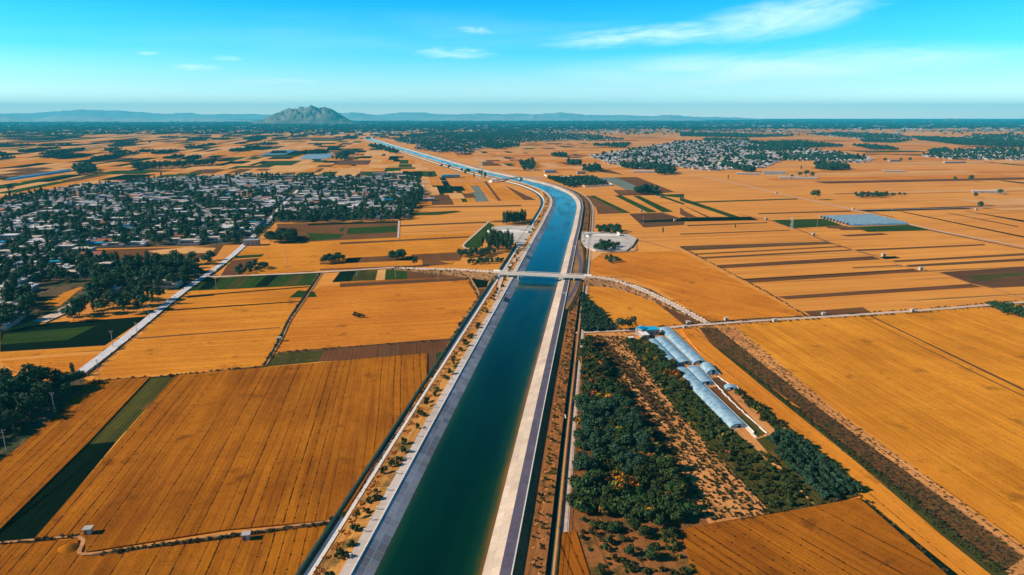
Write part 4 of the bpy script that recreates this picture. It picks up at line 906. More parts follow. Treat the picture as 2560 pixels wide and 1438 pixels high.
# dark copse at left edge with its shadows
CLUMPS = [([(-90, 965), (20, 960), (120, 975), (205, 958), (195, 980), (100, 1035), (20, 1085), (-90, 1170)], 4.6, 'broadleaf', (.5, .92), '@c', 'trees of the left edge copse'),
  ([(1255, 560), (1310, 552), (1315, 560), (1258, 566)], 4.5, 'poplar', (.75, 1.0), 'tall poplar in the clump behind the left spillway yard', 'poplars behind the spillway yard'),
  ([(1200, 618), (1245, 600), (1285, 620), (1280, 636), (1215, 632)], 7.0, 'poplar', (.75, 1.05), 'tall poplar in the clump in front of the left spillway', 'poplars in front of the spillway'),
  ([(1138, 640), (1225, 628), (1240, 634), (1215, 643), (1145, 648)], 5, 'broadleaf', (.45, .6), 'low round tree of the copse left of the poplar clump', 'copse left of the poplar clump'),
  ([(800, 655), (855, 645), (860, 658), (810, 664)], 5, 'broadleaf', (.55, .7), 'round tree in the small copse nearest the village', 'small copse nearest the village'),
  ([(968, 648), (1010, 640), (1016, 650), (975, 655)], 4.5, 'broadleaf', (.6, .75), 'round tree in the copse beside the lone round tree', 'small copse beside the lone tree'),
  ([(1492, 578), (1520, 572), (1560, 580), (1555, 588), (1500, 586)], 6, 'broadleaf', (.5, .85), 'loose tree on the knoll behind the right spillway yard', 'trees behind the right spillway'),
  ([(1480, 622), (1520, 612), (1545, 618), (1540, 630), (1490, 630)], 5.5, 'broadleaf', (.4, .8), 'loose tree in front of the right spillway yard', 'trees in front of the right spillway'),
  ([(1507, 652), (1525, 642), (1553, 654), (1530, 662)], 3.5, 'broadleaf', (.25, .38), 'low bush of the clump in the right wheat beside the canal', 'bush clump in the wheat'),
  ([(580, 680), (640, 664), (672, 664), (668, 676), (600, 690)], 5, 'broadleaf', (.35, .55), 'low tree along the branch road near the village', 'hedge by the branch road'),
  ([(670, 605), (720, 590), (748, 598), (745, 607), (690, 612)], 6, 'broadleaf', (.8, 1.1), 'tree at the road corner of the village', 'trees at the village road corner'),
  ([(2052, 420), (2110, 418), (2118, 426), (2056, 426)], 12, 'broadleaf', (.9, 1.3), 'tree in the dense rectangular copse right of the village', 'rectangular copse'),
  ([(2135, 489), (2215, 488), (2215, 496), (2140, 496)], 7, 'broadleaf', (.45, .7), 'low tree in the long thicket in the right wheat', 'long thicket in the wheat'), ([(2215, 487), (2265, 486), (2265, 489), (2215, 491)], 6, 'broadleaf', (.25, .4), 'low bush at the thin end of the wheat thicket', 'long thicket in the wheat'),
  ([(178, 425), (225, 418), (242, 432), (200, 442)], 10, 'broadleaf', (.9, 1.5), 'dark tree in the clump at the left end of the tree line', 'far left tree line'),
  ([(330, 420), (540, 408), (540, 414), (335, 428)], 13, 'broadleaf', (.9, 1.5), 'dark tree of the long tree line beyond the village', 'far left tree line'),
  ([(2465, 766), (2520, 772), (2600, 795), (2590, 806), (2500, 785)], 3.6, 'broadleaf', (.35, .5), 'bush of the dark hedge at the right photo edge', 'hedge at the right edge'),
  ([(1660, 650), (1160, 655), (1262, 650), (1262, 660), (1172, 664)], 3.5, 'broadleaf', (.3, .4), 'bush of the clipped hedge left of the bridge', 'hedge left of the bridge') if 0 else ([(1168, 656), (1262, 650), (1262, 658), (1172, 663)], 3.5, 'broadleaf', (.3, .4), 'bush of the clipped hedge left of the bridge', 'hedge left of the bridge'),
  ([(905, 789), (880, 786), (890, 796), (915, 796)], 2.2, 'shrub', (.8, 1.2), 'small shrub on the mound in the left wheat field', 'shrubs on the field mound'),
  ([(1300, 410), (1335, 405), (1335, 425), (1310, 432)], 13, 'broadleaf', (.8, 1.3), 'tree in the copse beyond the canal bend', 'copse beyond the canal bend')]
for poly, sp_, k, (s0, s1), lb, gr in CLUMPS:
    for p in fill(poly, sp_, .35):
        s1_ = random.uniform(s0, s1); lbl = lb
        if lb == '@c': cx, cy = PX(*p); lbl = f'{szw(s1_, .6, .74)} dark tree of the left edge copse, {"behind" if cy < 985 else ("in the middle" if cy < 1020 else "in front")}, {"touching the photo edge" if cx < 40 else ("centre" if cx < 110 else "toward the road end")}'
        if k == 'poplar': cx, cy = PX(*p); lbl = f'{"taller" if s1_ > .88 else "shorter"} poplar, {"left" if cx < (1282 if cy < 580 else 1238) else "right"} side of the clump {"behind" if cy < 580 else "in front of"} the left spillway yard'
        tree('shrub' if k == 'shrub' else ('poplar_tree' if k == 'poplar' else 'broadleaf_tree'), k, p[0], p[1], s1_, lbl, gr, cat='shrub' if k == 'shrub' else 'tree', parts=p[1] < 700)

# --- orchards right of the canal
OR = [p for p in fill([(1456, 852), (1476, 866), (1535, 960), (1605, 1070), (1690, 1200), (1740, 1290), (1690, 1318), (1600, 1320), (1530, 1300), (1418, 1290), (1434, 1150), (1450, 1000)], 3.8, .35, row=(3.6, 3.6)) if random.random() < .9]
OR = near_sort(OR); print('orchard', len(OR))
for i, p in enumerate(OR[:205]):
    px, py = PX(*p); wl = 1450 < px < 1610 and 1020 < py < 1200 and random.random() < .6; s_ = random.uniform(.65, 1.12)
    t = (px-1440)/(1465+(py-850)*.70-1440); side = 'canal side' if t < .33 else ('centre' if t < .66 else 'sandy side')
    lv = 'at the very bottom' if py > 1260 else 'near its lower end' if py > 1200 else 'below the hut' if py > 1130 else 'level with the hut' if py > 1020 else 'above the hut'
    tree('willow_tree' if wl else 'orchard_tree', 'willow' if wl else 'orchard', p[0], p[1], s_*(.8 if wl else 1), f'{szw(s_, .8, .97)} {"blue" if wl else "olive"} green tree on the {side} of its belt, {lv}', 'tree belt beside the canal')
stuff('orchard_belt', OR[205:], 'orchard', .6, 1.05, 'olive green trees at the far end of the belt beside the canal')
TR = fill([(1453, 738), (1463, 740), (1545, 827), (1452, 831)], 3.0, .2, row=(2.6, 2.6))
stuff('young_trees', TR, 'pine', .6, .85, 'dense triangular plantation of young dark trees right of the bridge') if len(TR) > 300 else [tree('young_tree', 'pine', p[0], p[1], random.uniform(.75, 1.1), f'young dark tree, {"top" if PX(*p)[1] < 775 else "middle" if PX(*p)[1] < 805 else "bottom"} of the triangular plantation, {"canal side" if PX(*p)[0] < 1468 else "centre" if PX(*p)[0] < 1495 else "wheat side"}', 'triangular plantation') for p in TR]
PN = fill([(1912, 1108), (1950, 1082), (1985, 1085), (2075, 1155), (2148, 1236), (2050, 1262), (1990, 1190)], 3, .12, dirv=A, row=(3.3, 2.3)); print('pine', len(PN), 'tri', len(TR))
for p in near_sort(PN)[:300]:
    px, py = PX(*p); s_ = random.uniform(.85, 1.2); k = ['nearest', 'second', 'middle', 'fourth', 'farthest'][min(4, int((1262-py)/36))]
    tree('bushy_sapling', 'pine', p[0], p[1], s_, f'{szw(s_, .97, 1.08)} dark bush, {k} part of the rows below the greenhouses, {"left" if px < 2044-(1262-py)*.87 else "right"} half', 'pine rows below the greenhouses')
SH = [p for p in fill([(1562, 850), (1600, 848), (1640, 900), (1700, 960), (1850, 1100), (1985, 1190), (2035, 1262), (1930, 1283), (1860, 1200), (1700, 1040)], 2, .4, row=(2.0, 1.7)) if random.random() < .72]
SH = near_sort(SH); print('shrub', len(SH))
for p in SH[:130]:
    px, py = PX(*p); s_ = random.uniform(.6, 1.15); tree('shrub', 'shrub', p[0], p[1], s_, f'{szw(s_, .78, 1.0)} green shrub at the near end of the nursery bed, {"left" if px < 1950 else "right"} side', 'shrubs of the nursery bed', cat='shrub')
stuff('nursery_shrubs', SH[130:], 'shrub', .5, 1.15, 'leafy green shrubs of the nursery bed beside the greenhouses')
GH_SH = fill([(1595, 850), (1625, 860), (1690, 925), (1720, 975), (1850, 1092), (1800, 1090), (1690, 980)], 3, .35, row=(2.6, 2.6)); 
for p in GH_SH[:60]: tree('orchard_tree', 'orchard', p[0], p[1], random.uniform(.45, .75), f'small olive tree left of the {"upper greenhouses" if PX(*p)[1] < 925 else "longest greenhouse, upper half" if PX(*p)[1] < 1000 else "longest greenhouse, lower half"}', 'trees beside the greenhouses', parts=True)
E2 = fill([(1835, 985), (1850, 982), (1985, 1082), (1955, 1082), (1900, 1050)], 3, .35, row=(2.4, 2.4))
for p in E2[:30]: tree('shrub', 'shrub', p[0], p[1], random.uniform(1, 1.7), 'dark shrub in the row between greenhouse and wheat strip', 'shrub row beside the wheat strip', cat='shrub', parts=False)
SS = [p for p in fill([(1470, 842), (1560, 842), (1700, 1040), (1930, 1283), (1780, 1305), (1600, 1050)], 1.5, .3, dirv=A, row=(1.7, 1.35)) if random.random() < .72]
stuff('seedling_rows', SS, 'smallshrub', .7, 1.5, 'rows of small seedlings on sandy soil between the two tree beds')
SV = [p for p in fill([(1800, 822), (1840, 818), (2080, 1020), (2600, 1400), (2600, 1500), (2440, 1438), (2044, 1060), (1860, 900)], 1.5, .3, dirv=A, row=(1.6, 1.5)) if random.random() < .6]
stuff('seedling_rows', SV, 'seedling', .5, 1.0, 'rows of small dark seedlings along the sandy strip in the right fields')
SV3 = [p for p in fill([(1750, 822), (1790, 820), (2044, 1019), (2290, 1200), (2560, 1395), (2520, 1438), (2100, 1105), (1800, 872)], 1, .45, dirv=A, row=(1.0, 1.0)) if random.random() < .6]
stuff('nursery_rows', SV3, 'seedling', .55, 1.05, 'dense rows of brown green nursery plants in the dark band of the right fields')
SV2 = fill([(1779, 864), (1795, 873), (2090, 1100), (2525, 1440), (2480, 1440), (2130, 1150)], 1.4, .4, dirv=A, row=(1.1, 1.3))
stuff('weed_hedge', SV2, 'smallshrub', .7, 1.1, 'dense low green weeds along the edge of the sandy strip', z=.4)
BS = [p for p in fill([(1440, 1300), (1700, 1325), (1745, 1445), (1480, 1445)], 2.2, .45) if random.random() < .42]
for p in BS[:150]:
    px, py = PX(*p); s_ = random.uniform(.5, 1.35)*random.uniform(.8, 1.1); tree('shrub', 'shrub', p[0], p[1], s_, f'{szw(s_, .75, 1.05)} shrub on rough ground, {"left" if px < 1560 else "middle" if px < 1650 else "right"} side, {"near the photo bottom" if py > 1380 else "close to the tree belt"}', 'shrubs on the rough ground', cat='shrub')
BS2 = fill([(1470, 1290), (1700, 1320), (1740, 1445), (1490, 1445)], 9, .45)
stuff('rough_ground_shrubs', BS[150:], 'shrub', .5, 1.3, 'scrubby shrubs on rough ground at the bottom of the photo')
for p in BS2[:14]: tree('orchard_tree', 'orchard', p[0], p[1], random.uniform(.45, .8), f'thin young tree on the rough ground, {"left" if PX(*p)[0] < 1560 else "right"} side, {"photo bottom" if PX(*p)[1] > 1380 else "by the tree belt"}', 'young trees on the rough ground')
# bank plants
def along(off0, off1, y0, y1, step, p_=1):
    out = []; y = y0
    while y < y1:
        if random.random() < p_: out.append(tuple(coff(y, random.uniform(off0, off1))+np.array([0, random.uniform(-2, 2)])))
        y += step
    return out
VS = along(26.4, 31, 140, 520, 1.5)+along(26.4, 31, 520, 1150, 3)
stuff('verge_shrubs', [p+(.9,) for p in VS], 'shrub', .25, .62, 'low brown and green plants on the right bank verge')
LS = along(-30, -23.5, 140, 500, .26); LS = [p+(.9+(abs(cdist(np.array(p)))*0),) for p in LS]
stuff('bank_weeds', [(p[0], p[1], 1.25) for p in LS], 'weed', .4, .85, 'dry golden weeds on the left bank')
for i, p in enumerate(along(-27.5, -23.6, 150, 500, 4.2, .55)+along(-27.5, -24, 500, 1100, 14, .8)):
    tree('bank_tree', 'shrub', p[0], p[1], random.uniform(.7, 1.5), f'{"bushy" if i % 3 else "thin"} young tree on the left bank, {"at the photo bottom" if p[1] < 190 else "opposite the big left field" if p[1] < 300 else "between the fields and the bridge" if p[1] < 500 else "beyond the bridge" if p[1] < 750 else "round the far bend"}', 'small trees along the left bank', 1.6, True, sz=random.uniform(.8, 2.0))
# tree pits on the right verge
q = Q(); 
for i, p in enumerate(along(26.6, 30.8, 140, 420, 3.1)):
    k = 7; r0 = random.uniform(.4, .65); e = Q()
    for j in range(k):
        a0, a1 = 2*pi*j/k, 2*pi*(j+1)/k
        for ra, rb, za, zb in ((r0, r0*.75, 0, .22), (r0*.75, r0*.5, .22, .02)):
            e.quad(*[(r*cos(a), r*sin(a), z) for r, a, z in ((ra, a0, za), (ra, a1, za), (rb, a1, zb), (rb, a0, zb))])
    o = link('tree_pit', e.mesh('tree_pit', [TAN]), None, (p[0], p[1], .9)); tag(o, 'pale earth ring dug for a sapling on the right bank verge', 'tree pit', 'earth rings on the right verge')

MG = []; RW = []
for ln, st_ in (([(230, 1392), (330, 1378), (560, 1345), (822, 1311)], .5), ([(0, 1364), (205, 1342)], .9), ([(800, 684), (745, 765), (722, 800), (700, 848), (660, 916)], .8), ([(660, 917), (440, 940), (230, 955)], 1.0), ([(215, 942), (320, 854), (420, 772), (490, 716), (595, 638)], .9),
        ([(985, 671), (1165, 690), (1196, 745), (1150, 812), (1075, 955), (1040, 1010), (870, 1290), (826, 1303)], .8), ([(1540, 827), (1770, 809), (2018, 793), (2280, 776), (2600, 750)], 1.1), ([(1540, 835), (1770, 818), (2018, 801), (2280, 785), (2600, 760)], 1.3), ([(1700, 618), (1915, 731), (2015, 792)], 1.1),
        ([(1850, 1302), (2148, 1242)], .8), ([(2150, 1243), (2370, 1438)], .6), ([(690, 884), (1130, 850)], 1.2), ([(1800, 1100), (2080, 1300)], 9)):
    P = [G(*p) for p in ln]
    for a, b in zip(P[:-1], P[1:]):
        n_ = int(np.linalg.norm(b-a)/st_)
        MG += [a+(b-a)*random.random()+np.array([random.gauss(0, .35), random.gauss(0, .35)]) for _ in range(n_) if random.random() < .8]
for P, hz_ in ((pl, 0), (pr, 0)):
    for a, b in zip(P[:-1], P[1:]):
        for _ in range(int(np.linalg.norm(b-a)*2.2)):
            t = random.random(); c = a+(b-a)*t; d_ = (b-a)[:2]/np.linalg.norm((b-a)[:2]); o = random.choice((-1, 1))*random.uniform(0, 1); nn_ = np.array([d_[1], -d_[0]])
            w_ = 2.6+abs(o)*c[2]*1.2; RW.append((c[0]+nn_[0]*w_*np.sign(o), c[1]+nn_[1]*w_*np.sign(o), c[2]*(1-abs(o))))
stuff('ramp_weeds', RW, 'seedling', .5, 1.3, 'dry weeds growing on the slopes of the bridge ramps')
stuff('margin_weeds', MG, 'seedling', .5, 1.35, 'tufts of dark weeds along the ditches and lanes between fields', z=.3)
build_trees()
# ------------------------------------------------------------------ greenhouses
def plastic():
    m = MT('greenhouse_film', .38, .5); g = m.n('ShaderNodeUVMap').outputs[0]; s_ = m.n('ShaderNodeSeparateXYZ', {0: g})
    n = m.noise(m.scaled(m.pos(), 1, 1), .4, 4); c = m.mix(m.step(n, .42, .6), (.29, .43, .52), (.12, .27, .38)); rib = m.math('LESS_THAN', m.math('FRACT', s_.outputs[1]), .16)
    m.base(m.mix(m.math('MULTIPLY', rib, .5), c, (.58, .66, .70))); m.bump(rib, .5, .1); return m.m
FILM = plastic(); FRAME = plain('galvanised_tube', (.55, .62, .65), rough=.4)
def greenhouse(fl, fr_, nl, nr, label, h=3.0, group='plastic greenhouses', parts=True, skin=1.0):
    a = (G(*fl)+G(*fr_))/2; b = (G(*nl)+G(*nr))/2; w2 = (np.linalg.norm(G(*fl)-G(*fr_))+np.linalg.norm(G(*nl)-G(*nr)))/4
    L_ = np.linalg.norm(b-a); rz = math.atan2((b-a)[1], (b-a)[0]); e = tag(empty('greenhouse', (a[0], a[1], .3), rz), label, 'greenhouse', group)
    q = Q(); n = 12; m = int(L_*skin/1.2); arc = lambda t: (w2*cos(pi*t)*-1, h*sin(pi*t)**.75)
    for i in range(n):
        y0, z0 = arc(i/n); y1, z1 = arc((i+1)/n)
        for k in range(m):
            x0, x1 = k*1.2, (k+1)*1.2; sg = lambda x: -.12*(x % 2.4 > 1)
            q.quad((x0, y0, z0), (x1, y0, z0), (x1, y1, z1), (x0, y1, z1), uv=[(i/n, k), (i/n, k+1), ((i+1)/n, k+1), ((i+1)/n, k)])
    link('film_cover', q.mesh('film_cover', [FILM], True), e)
    q = Q(); x = 0
    while x <= L_:
        for i in range(n):
            y0, z0 = arc(i/n); y1, z1 = arc((i+1)/n); q.tube((x, y0*1.01, z0*1.01), (x, y1*1.01, z1*1.01), .05, .05, 4)
        x += 2.4 if parts else 8
    link('hoop_frame', q.mesh('hoop_frame', [FRAME]), e)
    q = Q(); x_ = L_*skin-.2
    for k in range(n):
        y0, z0 = arc(k/n); y1, z1 = arc((k+1)/n); 
        if abs((y0+y1)/2) > w2*.25: q.quad((x_, y0, 0), (x_, y1, 0), (x_, y1, z1), (x_, y0, z0))
    for s_ in (-1, 1): q.box((x_, s_*w2*.25, 0), (.15, .15, h*.9))
    link('end_wall', q.mesh('end_wall', [FILM]), e)
    q = Q(); q.box((L_/2, w2+.25, 0), (L_, .3, .8)); link('side_wall', q.mesh('side_wall', [WALLC]), e)
    return e
GR = 'greenhouses among the nursery beds'
greenhouse((1651, 827), (1672, 824), (1737, 915), (1767, 911), 'long silver greenhouse farthest right of the upper row, ending at the yard', 1.8, GR)
greenhouse((1640, 852), (1660, 848), (1702, 917), (1731, 913), 'middle silver greenhouse of the upper row', 1.8, GR)
greenhouse((1620, 858), (1639, 854), (1674, 919), (1702, 916), 'shortest of the upper row, beside the small olive trees', 1.9, GR)
greenhouse((1688, 930), (1716, 925), (1842, 1090), (1882, 1084), 'longest blue greenhouse running down to the torn open end', 1.8, GR, skin=.93)
greenhouse((1722, 927), (1745, 921), (1756, 969), (1784, 962), 'short greenhouse beside the longest one', 1.8, GR)
greenhouse((1755, 921), (1775, 916), (1772, 944), (1795, 937), 'smallest greenhouse by the wheat strip', 2.5, GR)
for i in range(9):
    t = i/9.; fl = (2055+(1270-1055)/2.977*t, 544+22*t) if 0 else (1700+(1055+215*t)/2.977, 240+(912+60*t)/2.977)
    k = (1700+(1440+260*t)/2.977, 240+(899+62*t)/2.977); P0 = G(*fl); P1 = G(*k); d = (P1-P0); L_ = np.linalg.norm(d); c = (P0+P1)/2
    e = tag(empty('greenhouse', (c[0], c[1], .3), math.atan2(d[1], d[0])), f'pale long greenhouse, {["first","second","third","fourth","fifth","sixth","seventh","eighth","ninth"][i]} from the back in the block beside the pale track', 'greenhouse', 'greenhouse block in the right wheat')
    q = Q()
    for j in range(8):
        y0, z0, y1, z1 = -4*cos(pi*j/8), 3*sin(pi*j/8), -4*cos(pi*(j+1)/8), 3*sin(pi*(j+1)/8); q.quad((-L_/2, y0, z0), (L_/2, y0, z0), (L_/2, y1, z1), (-L_/2, y1, z1))
    link('film_cover', q.mesh('film_cover', [FILM], True), e); q = Q(); q.box((0, 4.3, 0), (L_, .5, 2.6)); link('back_wall', q.mesh('back_wall', [WALLC]), e)
def far_greenhouses(t0, t1, b0, b1, n, lb, gr, zoom=Z1):
    for i in range(n):
        t = i/max(1, n-1); a = (t0[0]+(b0[0]-t0[0])*t, t0[1]+(b0[1]-t0[1])*t); c = (t1[0]+(b1[0]-t1[0])*t, t1[1]+(b1[1]-t1[1])*t)
        P0, P1 = [G(zoom[0]+x/zoom[2], zoom[1]+y/zoom[2]) for x, y in (a, c)]; d = P1-P0; L_ = np.linalg.norm(d); m_ = (P0+P1)/2; q = Q()
        for j in range(6):
            y0, z0, y1, z1 = -6*cos(pi*j/6), 3.5*sin(pi*j/6), -6*cos(pi*(j+1)/6), 3.5*sin(pi*(j+1)/6); q.quad((-L_/2, y0, z0), (L_/2, y0, z0), (L_/2, y1, z1), (-L_/2, y1, z1))
        o = link('greenhouse', q.mesh('greenhouse', [FILM]), None, (m_[0], m_[1], .3), math.atan2(d[1], d[0])); tag(o, lb, 'greenhouse', gr)
far_greenhouses((2280, 442), (2485, 438), (2235, 472), (2440, 470), 7, 'long white greenhouse in the nearer block beyond the village', 'nearer far greenhouse block')
far_greenhouses((2040, 412), (2210, 408), (1930, 446), (2120, 440), 6, 'long white greenhouse in the farther block beyond the village', 'farther far greenhouse block')
far_greenhouses((60, 625), (510, 555), (40, 632), (530, 562), 2, 'long blue-grey greenhouse in the far left fields', 'far left greenhouses')

for pts_, w_, lb in (([(1112, 690), (1200, 790), (1322, 892)], .7, 'white plastic sheet edge right of the longest greenhouse'), ([(1380, 950), (1462, 1032)], 1.0, 'broad white sheet at the torn end of the longest greenhouse'), ([(1165, 640), (1260, 745), (1385, 862), (1540, 1000)], .5, 'thin white sheet edge between bare plots and sandy ground'), ([(1175, 575), (1300, 662)], .5, 'short white sheet edge below the smallest greenhouse')):
    P = [G(1400+x/2.977, 750+y/2.977) for x, y in pts_]; q = Q()
    for a, b in zip(P[:-1], P[1:]):
        d = b-a; n = max(2, int(np.linalg.norm(d)/2.5))
        for k in range(n): c = a+d*(k+.5)/n; q.box((c[0]+random.uniform(-.2, .2), c[1], .25), (w_*random.uniform(.6, 1.3), np.linalg.norm(d)/n*1.02, random.uniform(.2, .5)), rot=-math.atan2(d[0], d[1])+random.uniform(-.06, .06))
    tag(link('plastic_sheet', q.mesh('plastic_sheet', [WALLC])), lb, 'plastic sheet')
greenhouse((1814, 971), (1836, 967), (1816, 980), (1843, 975), 'small collapsed blue tunnel at the end of the bare plot', 1.4, GR)
# ------------------------------------------------------------------ sheds, huts, poles
BLUE = plain('blue_sheet_roof', (.01, .42, .72), (.01, .34, .60), .3, .4, .4)
def shed(name, x, y, W, D, H_, rz, roofm, label, wallm=None, gable=False, z=.3, cat='shed', group=None):
    p = G(x, y); e = tag(empty(name, (p[0], p[1], z), rz), label, cat, group); q = Q(); q.box((0, 0, 0), (W, D, H_)); link('wall', q.mesh('wall', [wallm or WALLM[0]]), e); q = Q()
    if gable:
        for s_ in (-1, 1):
            q.quad((-W/2-.3, s_*(D/2+.3), H_), (W/2+.3, s_*(D/2+.3), H_), (W/2+.3, 0, H_+D*.22), (-W/2-.3, 0, H_+D*.22)); q.quad((s_*W/2, -D/2, H_), (s_*W/2, 0, H_), (s_*W/2, D/2, H_), (s_*W/2, 0, H_+D*.22-.05))
    else: q.box((0, 0, H_), (W+.5, D+.5, .2))
    link('roof', q.mesh('roof', [roofm]), e); q = Q(); q.box((-W*.2, -D/2-.03, 0), (min(1.2, W*.35), .12, min(2.1, H_*.85))); link('door', q.mesh('door', [DOOR]), e)
    if W > 5:
        for k in (.1, .35): q = Q(); q.box((W*k, -D/2-.03, 1), (1.2, .12, 1.1)); link('window', q.mesh('window', [GLASS]), e)
    return e
shed('farm_shed', 1622, 836, 10, 6, 3.2, R(8), BLUE, 'bright blue roofed shed above the greenhouses', gable=False)
shed('farm_shed', 1609, 845, 3.5, 8, 2.6, R(8), ROOFM[1], 'low white lean-to beside the blue shed')
shed('farm_shed', 1466, 1042, 4.2, 3.2, 2.4, R(5), ROOFM[1], 'small white roofed hut inside the tree belt')
shed('storage_box', 1578, 852, 2.2, 2.0, 1.7, R(8), ROOFM[1], 'white box on sandy ground left of the blue shed')
shed('farm_shed', 1601, 838, 5, 4, 4.0, R(50), BLUE, 'small steep blue roofed porch at the left end of the blue shed', gable=True)
HUTR = plain('hut_roof', (.5, .46, .42), (.36, .33, .3), .8)
HUTS = [(222, 1336, 'little concrete pump hut at the corner of the dirt lane'), (617, 1350, 'little concrete pump hut beside the ditch lower left'), (698, 853, 'white pump hut on the ditch between the left wheat fields'), (1815, 803, 'white hut at the foot of the curved ramp'), (1720, 812, 'pale hut left of the ramp foot'), (1936, 806, 'white hut below the pale lane'), (2280, 781, 'white hut on the pale lane near the right hedge'),
        (2208, 642, 'pale hut on the ditch in the right striped fields'), (2301, 676, 'double pale hut between the right striped fields'), (2033, 589, 'small hut on the ditch below the greenhouse block'), (1915, 550, 'small hut at the upper end of the diagonal ditch'), (2133, 525, 'small hut by the pale track above the greenhouses'), (1941, 484, 'small hut beside the pale track'), (2440, 526, 'small hut on the far right lane'), (2058, 790, 'tiny white box on the pale lane'), (1712, 823, 'tiny hut at the greenhouse corner'), (1650, 495, 'small hut in the plots beyond the netting'), (1603, 530, 'small white hut in the green strips'), (1430+257, 554, 'small white hut on the brown plot edge')]
for x, y, lb in HUTS:
    s_ = 1 if y > 700 else 1.3; shed('pump_hut', x, y, 2.0*s_, 1.8*s_, 1.8*s_, R(10), HUTR, lb, WALLY, cat='hut')
for x, y, W, D, H_, rm, lb in ((970, 440, 62, 12, 6, 2, 'long grey factory hall at the back of the left village'), (1128, 445, 34, 16, 6, 4, 'blue roofed workshop before the far bridge'), (1112, 446, 14, 10, 5, 4, 'small blue roofed shed beside the workshop'), (1072, 503, 16, 9, 4, 1, 'white house beside the striped plots'), (1375, 432, 26, 14, 5, 4, 'blue roofed hall in the walled compound'), (1452, 435, 18, 10, 5, 3, 'red roofed house in the walled compound'), (1410, 447, 22, 8, 4, 1, 'white house in the walled compound'),
    (2236, 404, 34, 12, 4, 4, 'light blue shed in the far right wheat'), (1995, 448, 70, 8, 3.5, 1, 'long low white shed with trees behind it'), (1870, 437, 48, 8, 3.5, 1, 'long low shed on the near edge of the right village'), (1935, 436, 44, 14, 5, 4, 'blue roofed sheds right of the village edge'), (2235, 430, 45, 6, 3, 1, 'long white shed in the middle of the far wheat'), (2470, 483, 46, 6, 3.5, 1, 'long white shed beside trees at far right'), (1615, 432, 52, 9, 4, 1, 'long white barns below the right village'), (1230, 368, 30, 14, 8, 4, 'blue hall in the far town'), (2385, 408, 60, 8, 4, 1, 'long pale shed below the far right village'), (630, 613, 14, 8, 5, 2, 'flat roofed building at the village road junction'), (213, 640, 16, 10, 7, 0, 'two storey flat house beside the bare field')):
    shed('farm_building', x, y, W, D, H_, R(9) if x < 1500 else (R(-12) if y > 420 else R(8)), ROOFM[rm], lb, cat='building')
# compound walls
def wallrun(pts, label, zoom=Z2, h=2.4):
    P = [G(zoom[0]+x/zoom[2], zoom[1]+y/zoom[2]) for x, y in pts]; q = Q()
    for a, b in zip(P[:-1], P[1:]):
        c = (a+b)/2; d = b-a; q.box((c[0], c[1], 0), (np.linalg.norm(d), .5, h), rot=math.atan2(d[1], d[0]))
    tag(link('compound_wall', q.mesh('compound_wall', [WALLC])), label, 'wall')
wallrun([(1690, 610), (1820, 680)], 'white wall between the two walled orchards'); wallrun([(1870, 605), (2030, 667), (1820, 682)], 'white wall round the right walled orchard')
wallrun([(1520, 590), (1545, 605)], 'short white wall at the compound gate'); wallrun([(1310, 612), (1520, 612)], 'low pale wall running from the far bridge')
WO = fill([(850+1700/2.977, 240+615/2.977), (850+1870/2.977, 240+610/2.977), (850+2010/2.977, 240+662/2.977), (850+1825/2.977, 240+675/2.977)], 6, .3)+fill([(850+1530/2.977, 240+612/2.977), (850+1680/2.977, 240+615/2.977), (850+1805/2.977, 240+678/2.977), (850+1700/2.977, 240+685/2.977)], 6, .3)
stuff('walled_orchard', WO, 'far', .45, .7, 'dense dark orchard inside the white compound walls')
# concrete power poles
def pole_parts():
    q = Q(); q.tube((0, 0, 0), (0, 0, 9.5), .15, .1, 6); q2 = Q(); q2.box((0, 0, 8.9), (2.0, .12, .14)); q2.box((0, 0, 8.1), (1.4, .1, .12)); q3 = Q()
    for x in (-.9, 0, .9): q3.tube((x, 0, 9.04), (x, 0, 9.35), .07, .04, 6)
    return [('shaft', q.mesh('shaft', [POLE])), ('crossarm', q2.mesh('crossarm', [POLE])), ('insulators', q3.mesh('insulators', [WALLC]))]
PP = pole_parts(); one = None
def pole(x, y, lb, zoom=None, gr=None):
    if zoom: x, y = zoom[0]+x/zoom[2], zoom[1]+y/zoom[2]
    p = G(x, y); e = empty('power_pole', (p[0], p[1], 0), R(random.uniform(-12, 12))); tag(e, lb, 'pole', gr)
    for nm, me in PP: link(nm, me, e)
for i, (x, y) in enumerate([(740, 1030), (1025, 735), (842, 800), (1112, 590), (1313, 525), (1610, 370), (1887, 220), (2145, 215), (2125, 120)]): pole(x, y, 'pale pole of the line along the village road' if i < 5 else 'pale pole of the line crossing the village gardens', Z4, 'poles near the village road')
for i, (x, y) in enumerate([(125, 270), (413, 285), (730, 305), (1125, 325), (2167, 115), (2040, 230), (2270, 20)]): pole(x, y, 'pale pole left of the bridge' if i < 4 else 'pale pole in the wheat right of the canal', Z5, 'poles left of the bridge' if i < 4 else 'poles right of the canal')
for i, (x, y) in enumerate([(50, 1015), (275, 1008), (555, 998), (1018, 980), (1845, 975), (2025, 945), (2205, 940), (2160, 908), (1600, 925), (2085, 1042), (2390, 1110), (1690, 945), (1212, 835), (780, 738), (648, 712), (522, 685), (410, 655), (1220, 975), (1440, 968), (1570, 890)]): pole(x, y, 'thin pale pole in the right wheat fields', Z3, 'poles of the right wheat fields')
for i, (x, y) in enumerate([(1187, 830), (1148, 890), (957, 925), (1047, 770), (650, 760), (530, 600), (1240, 660), (1450, 720), (2152, 865), (2255, 960)]): pole(x, y, 'thin pale pole in the fields beside the canal bend', Z2, 'poles beside the canal bend')
for i, (x, y) in enumerate([(410, 100), (50, 395)]): pole(x, y, ('nearer' if i else 'farther')+' pole beside the dark copse at the left edge', Z7)
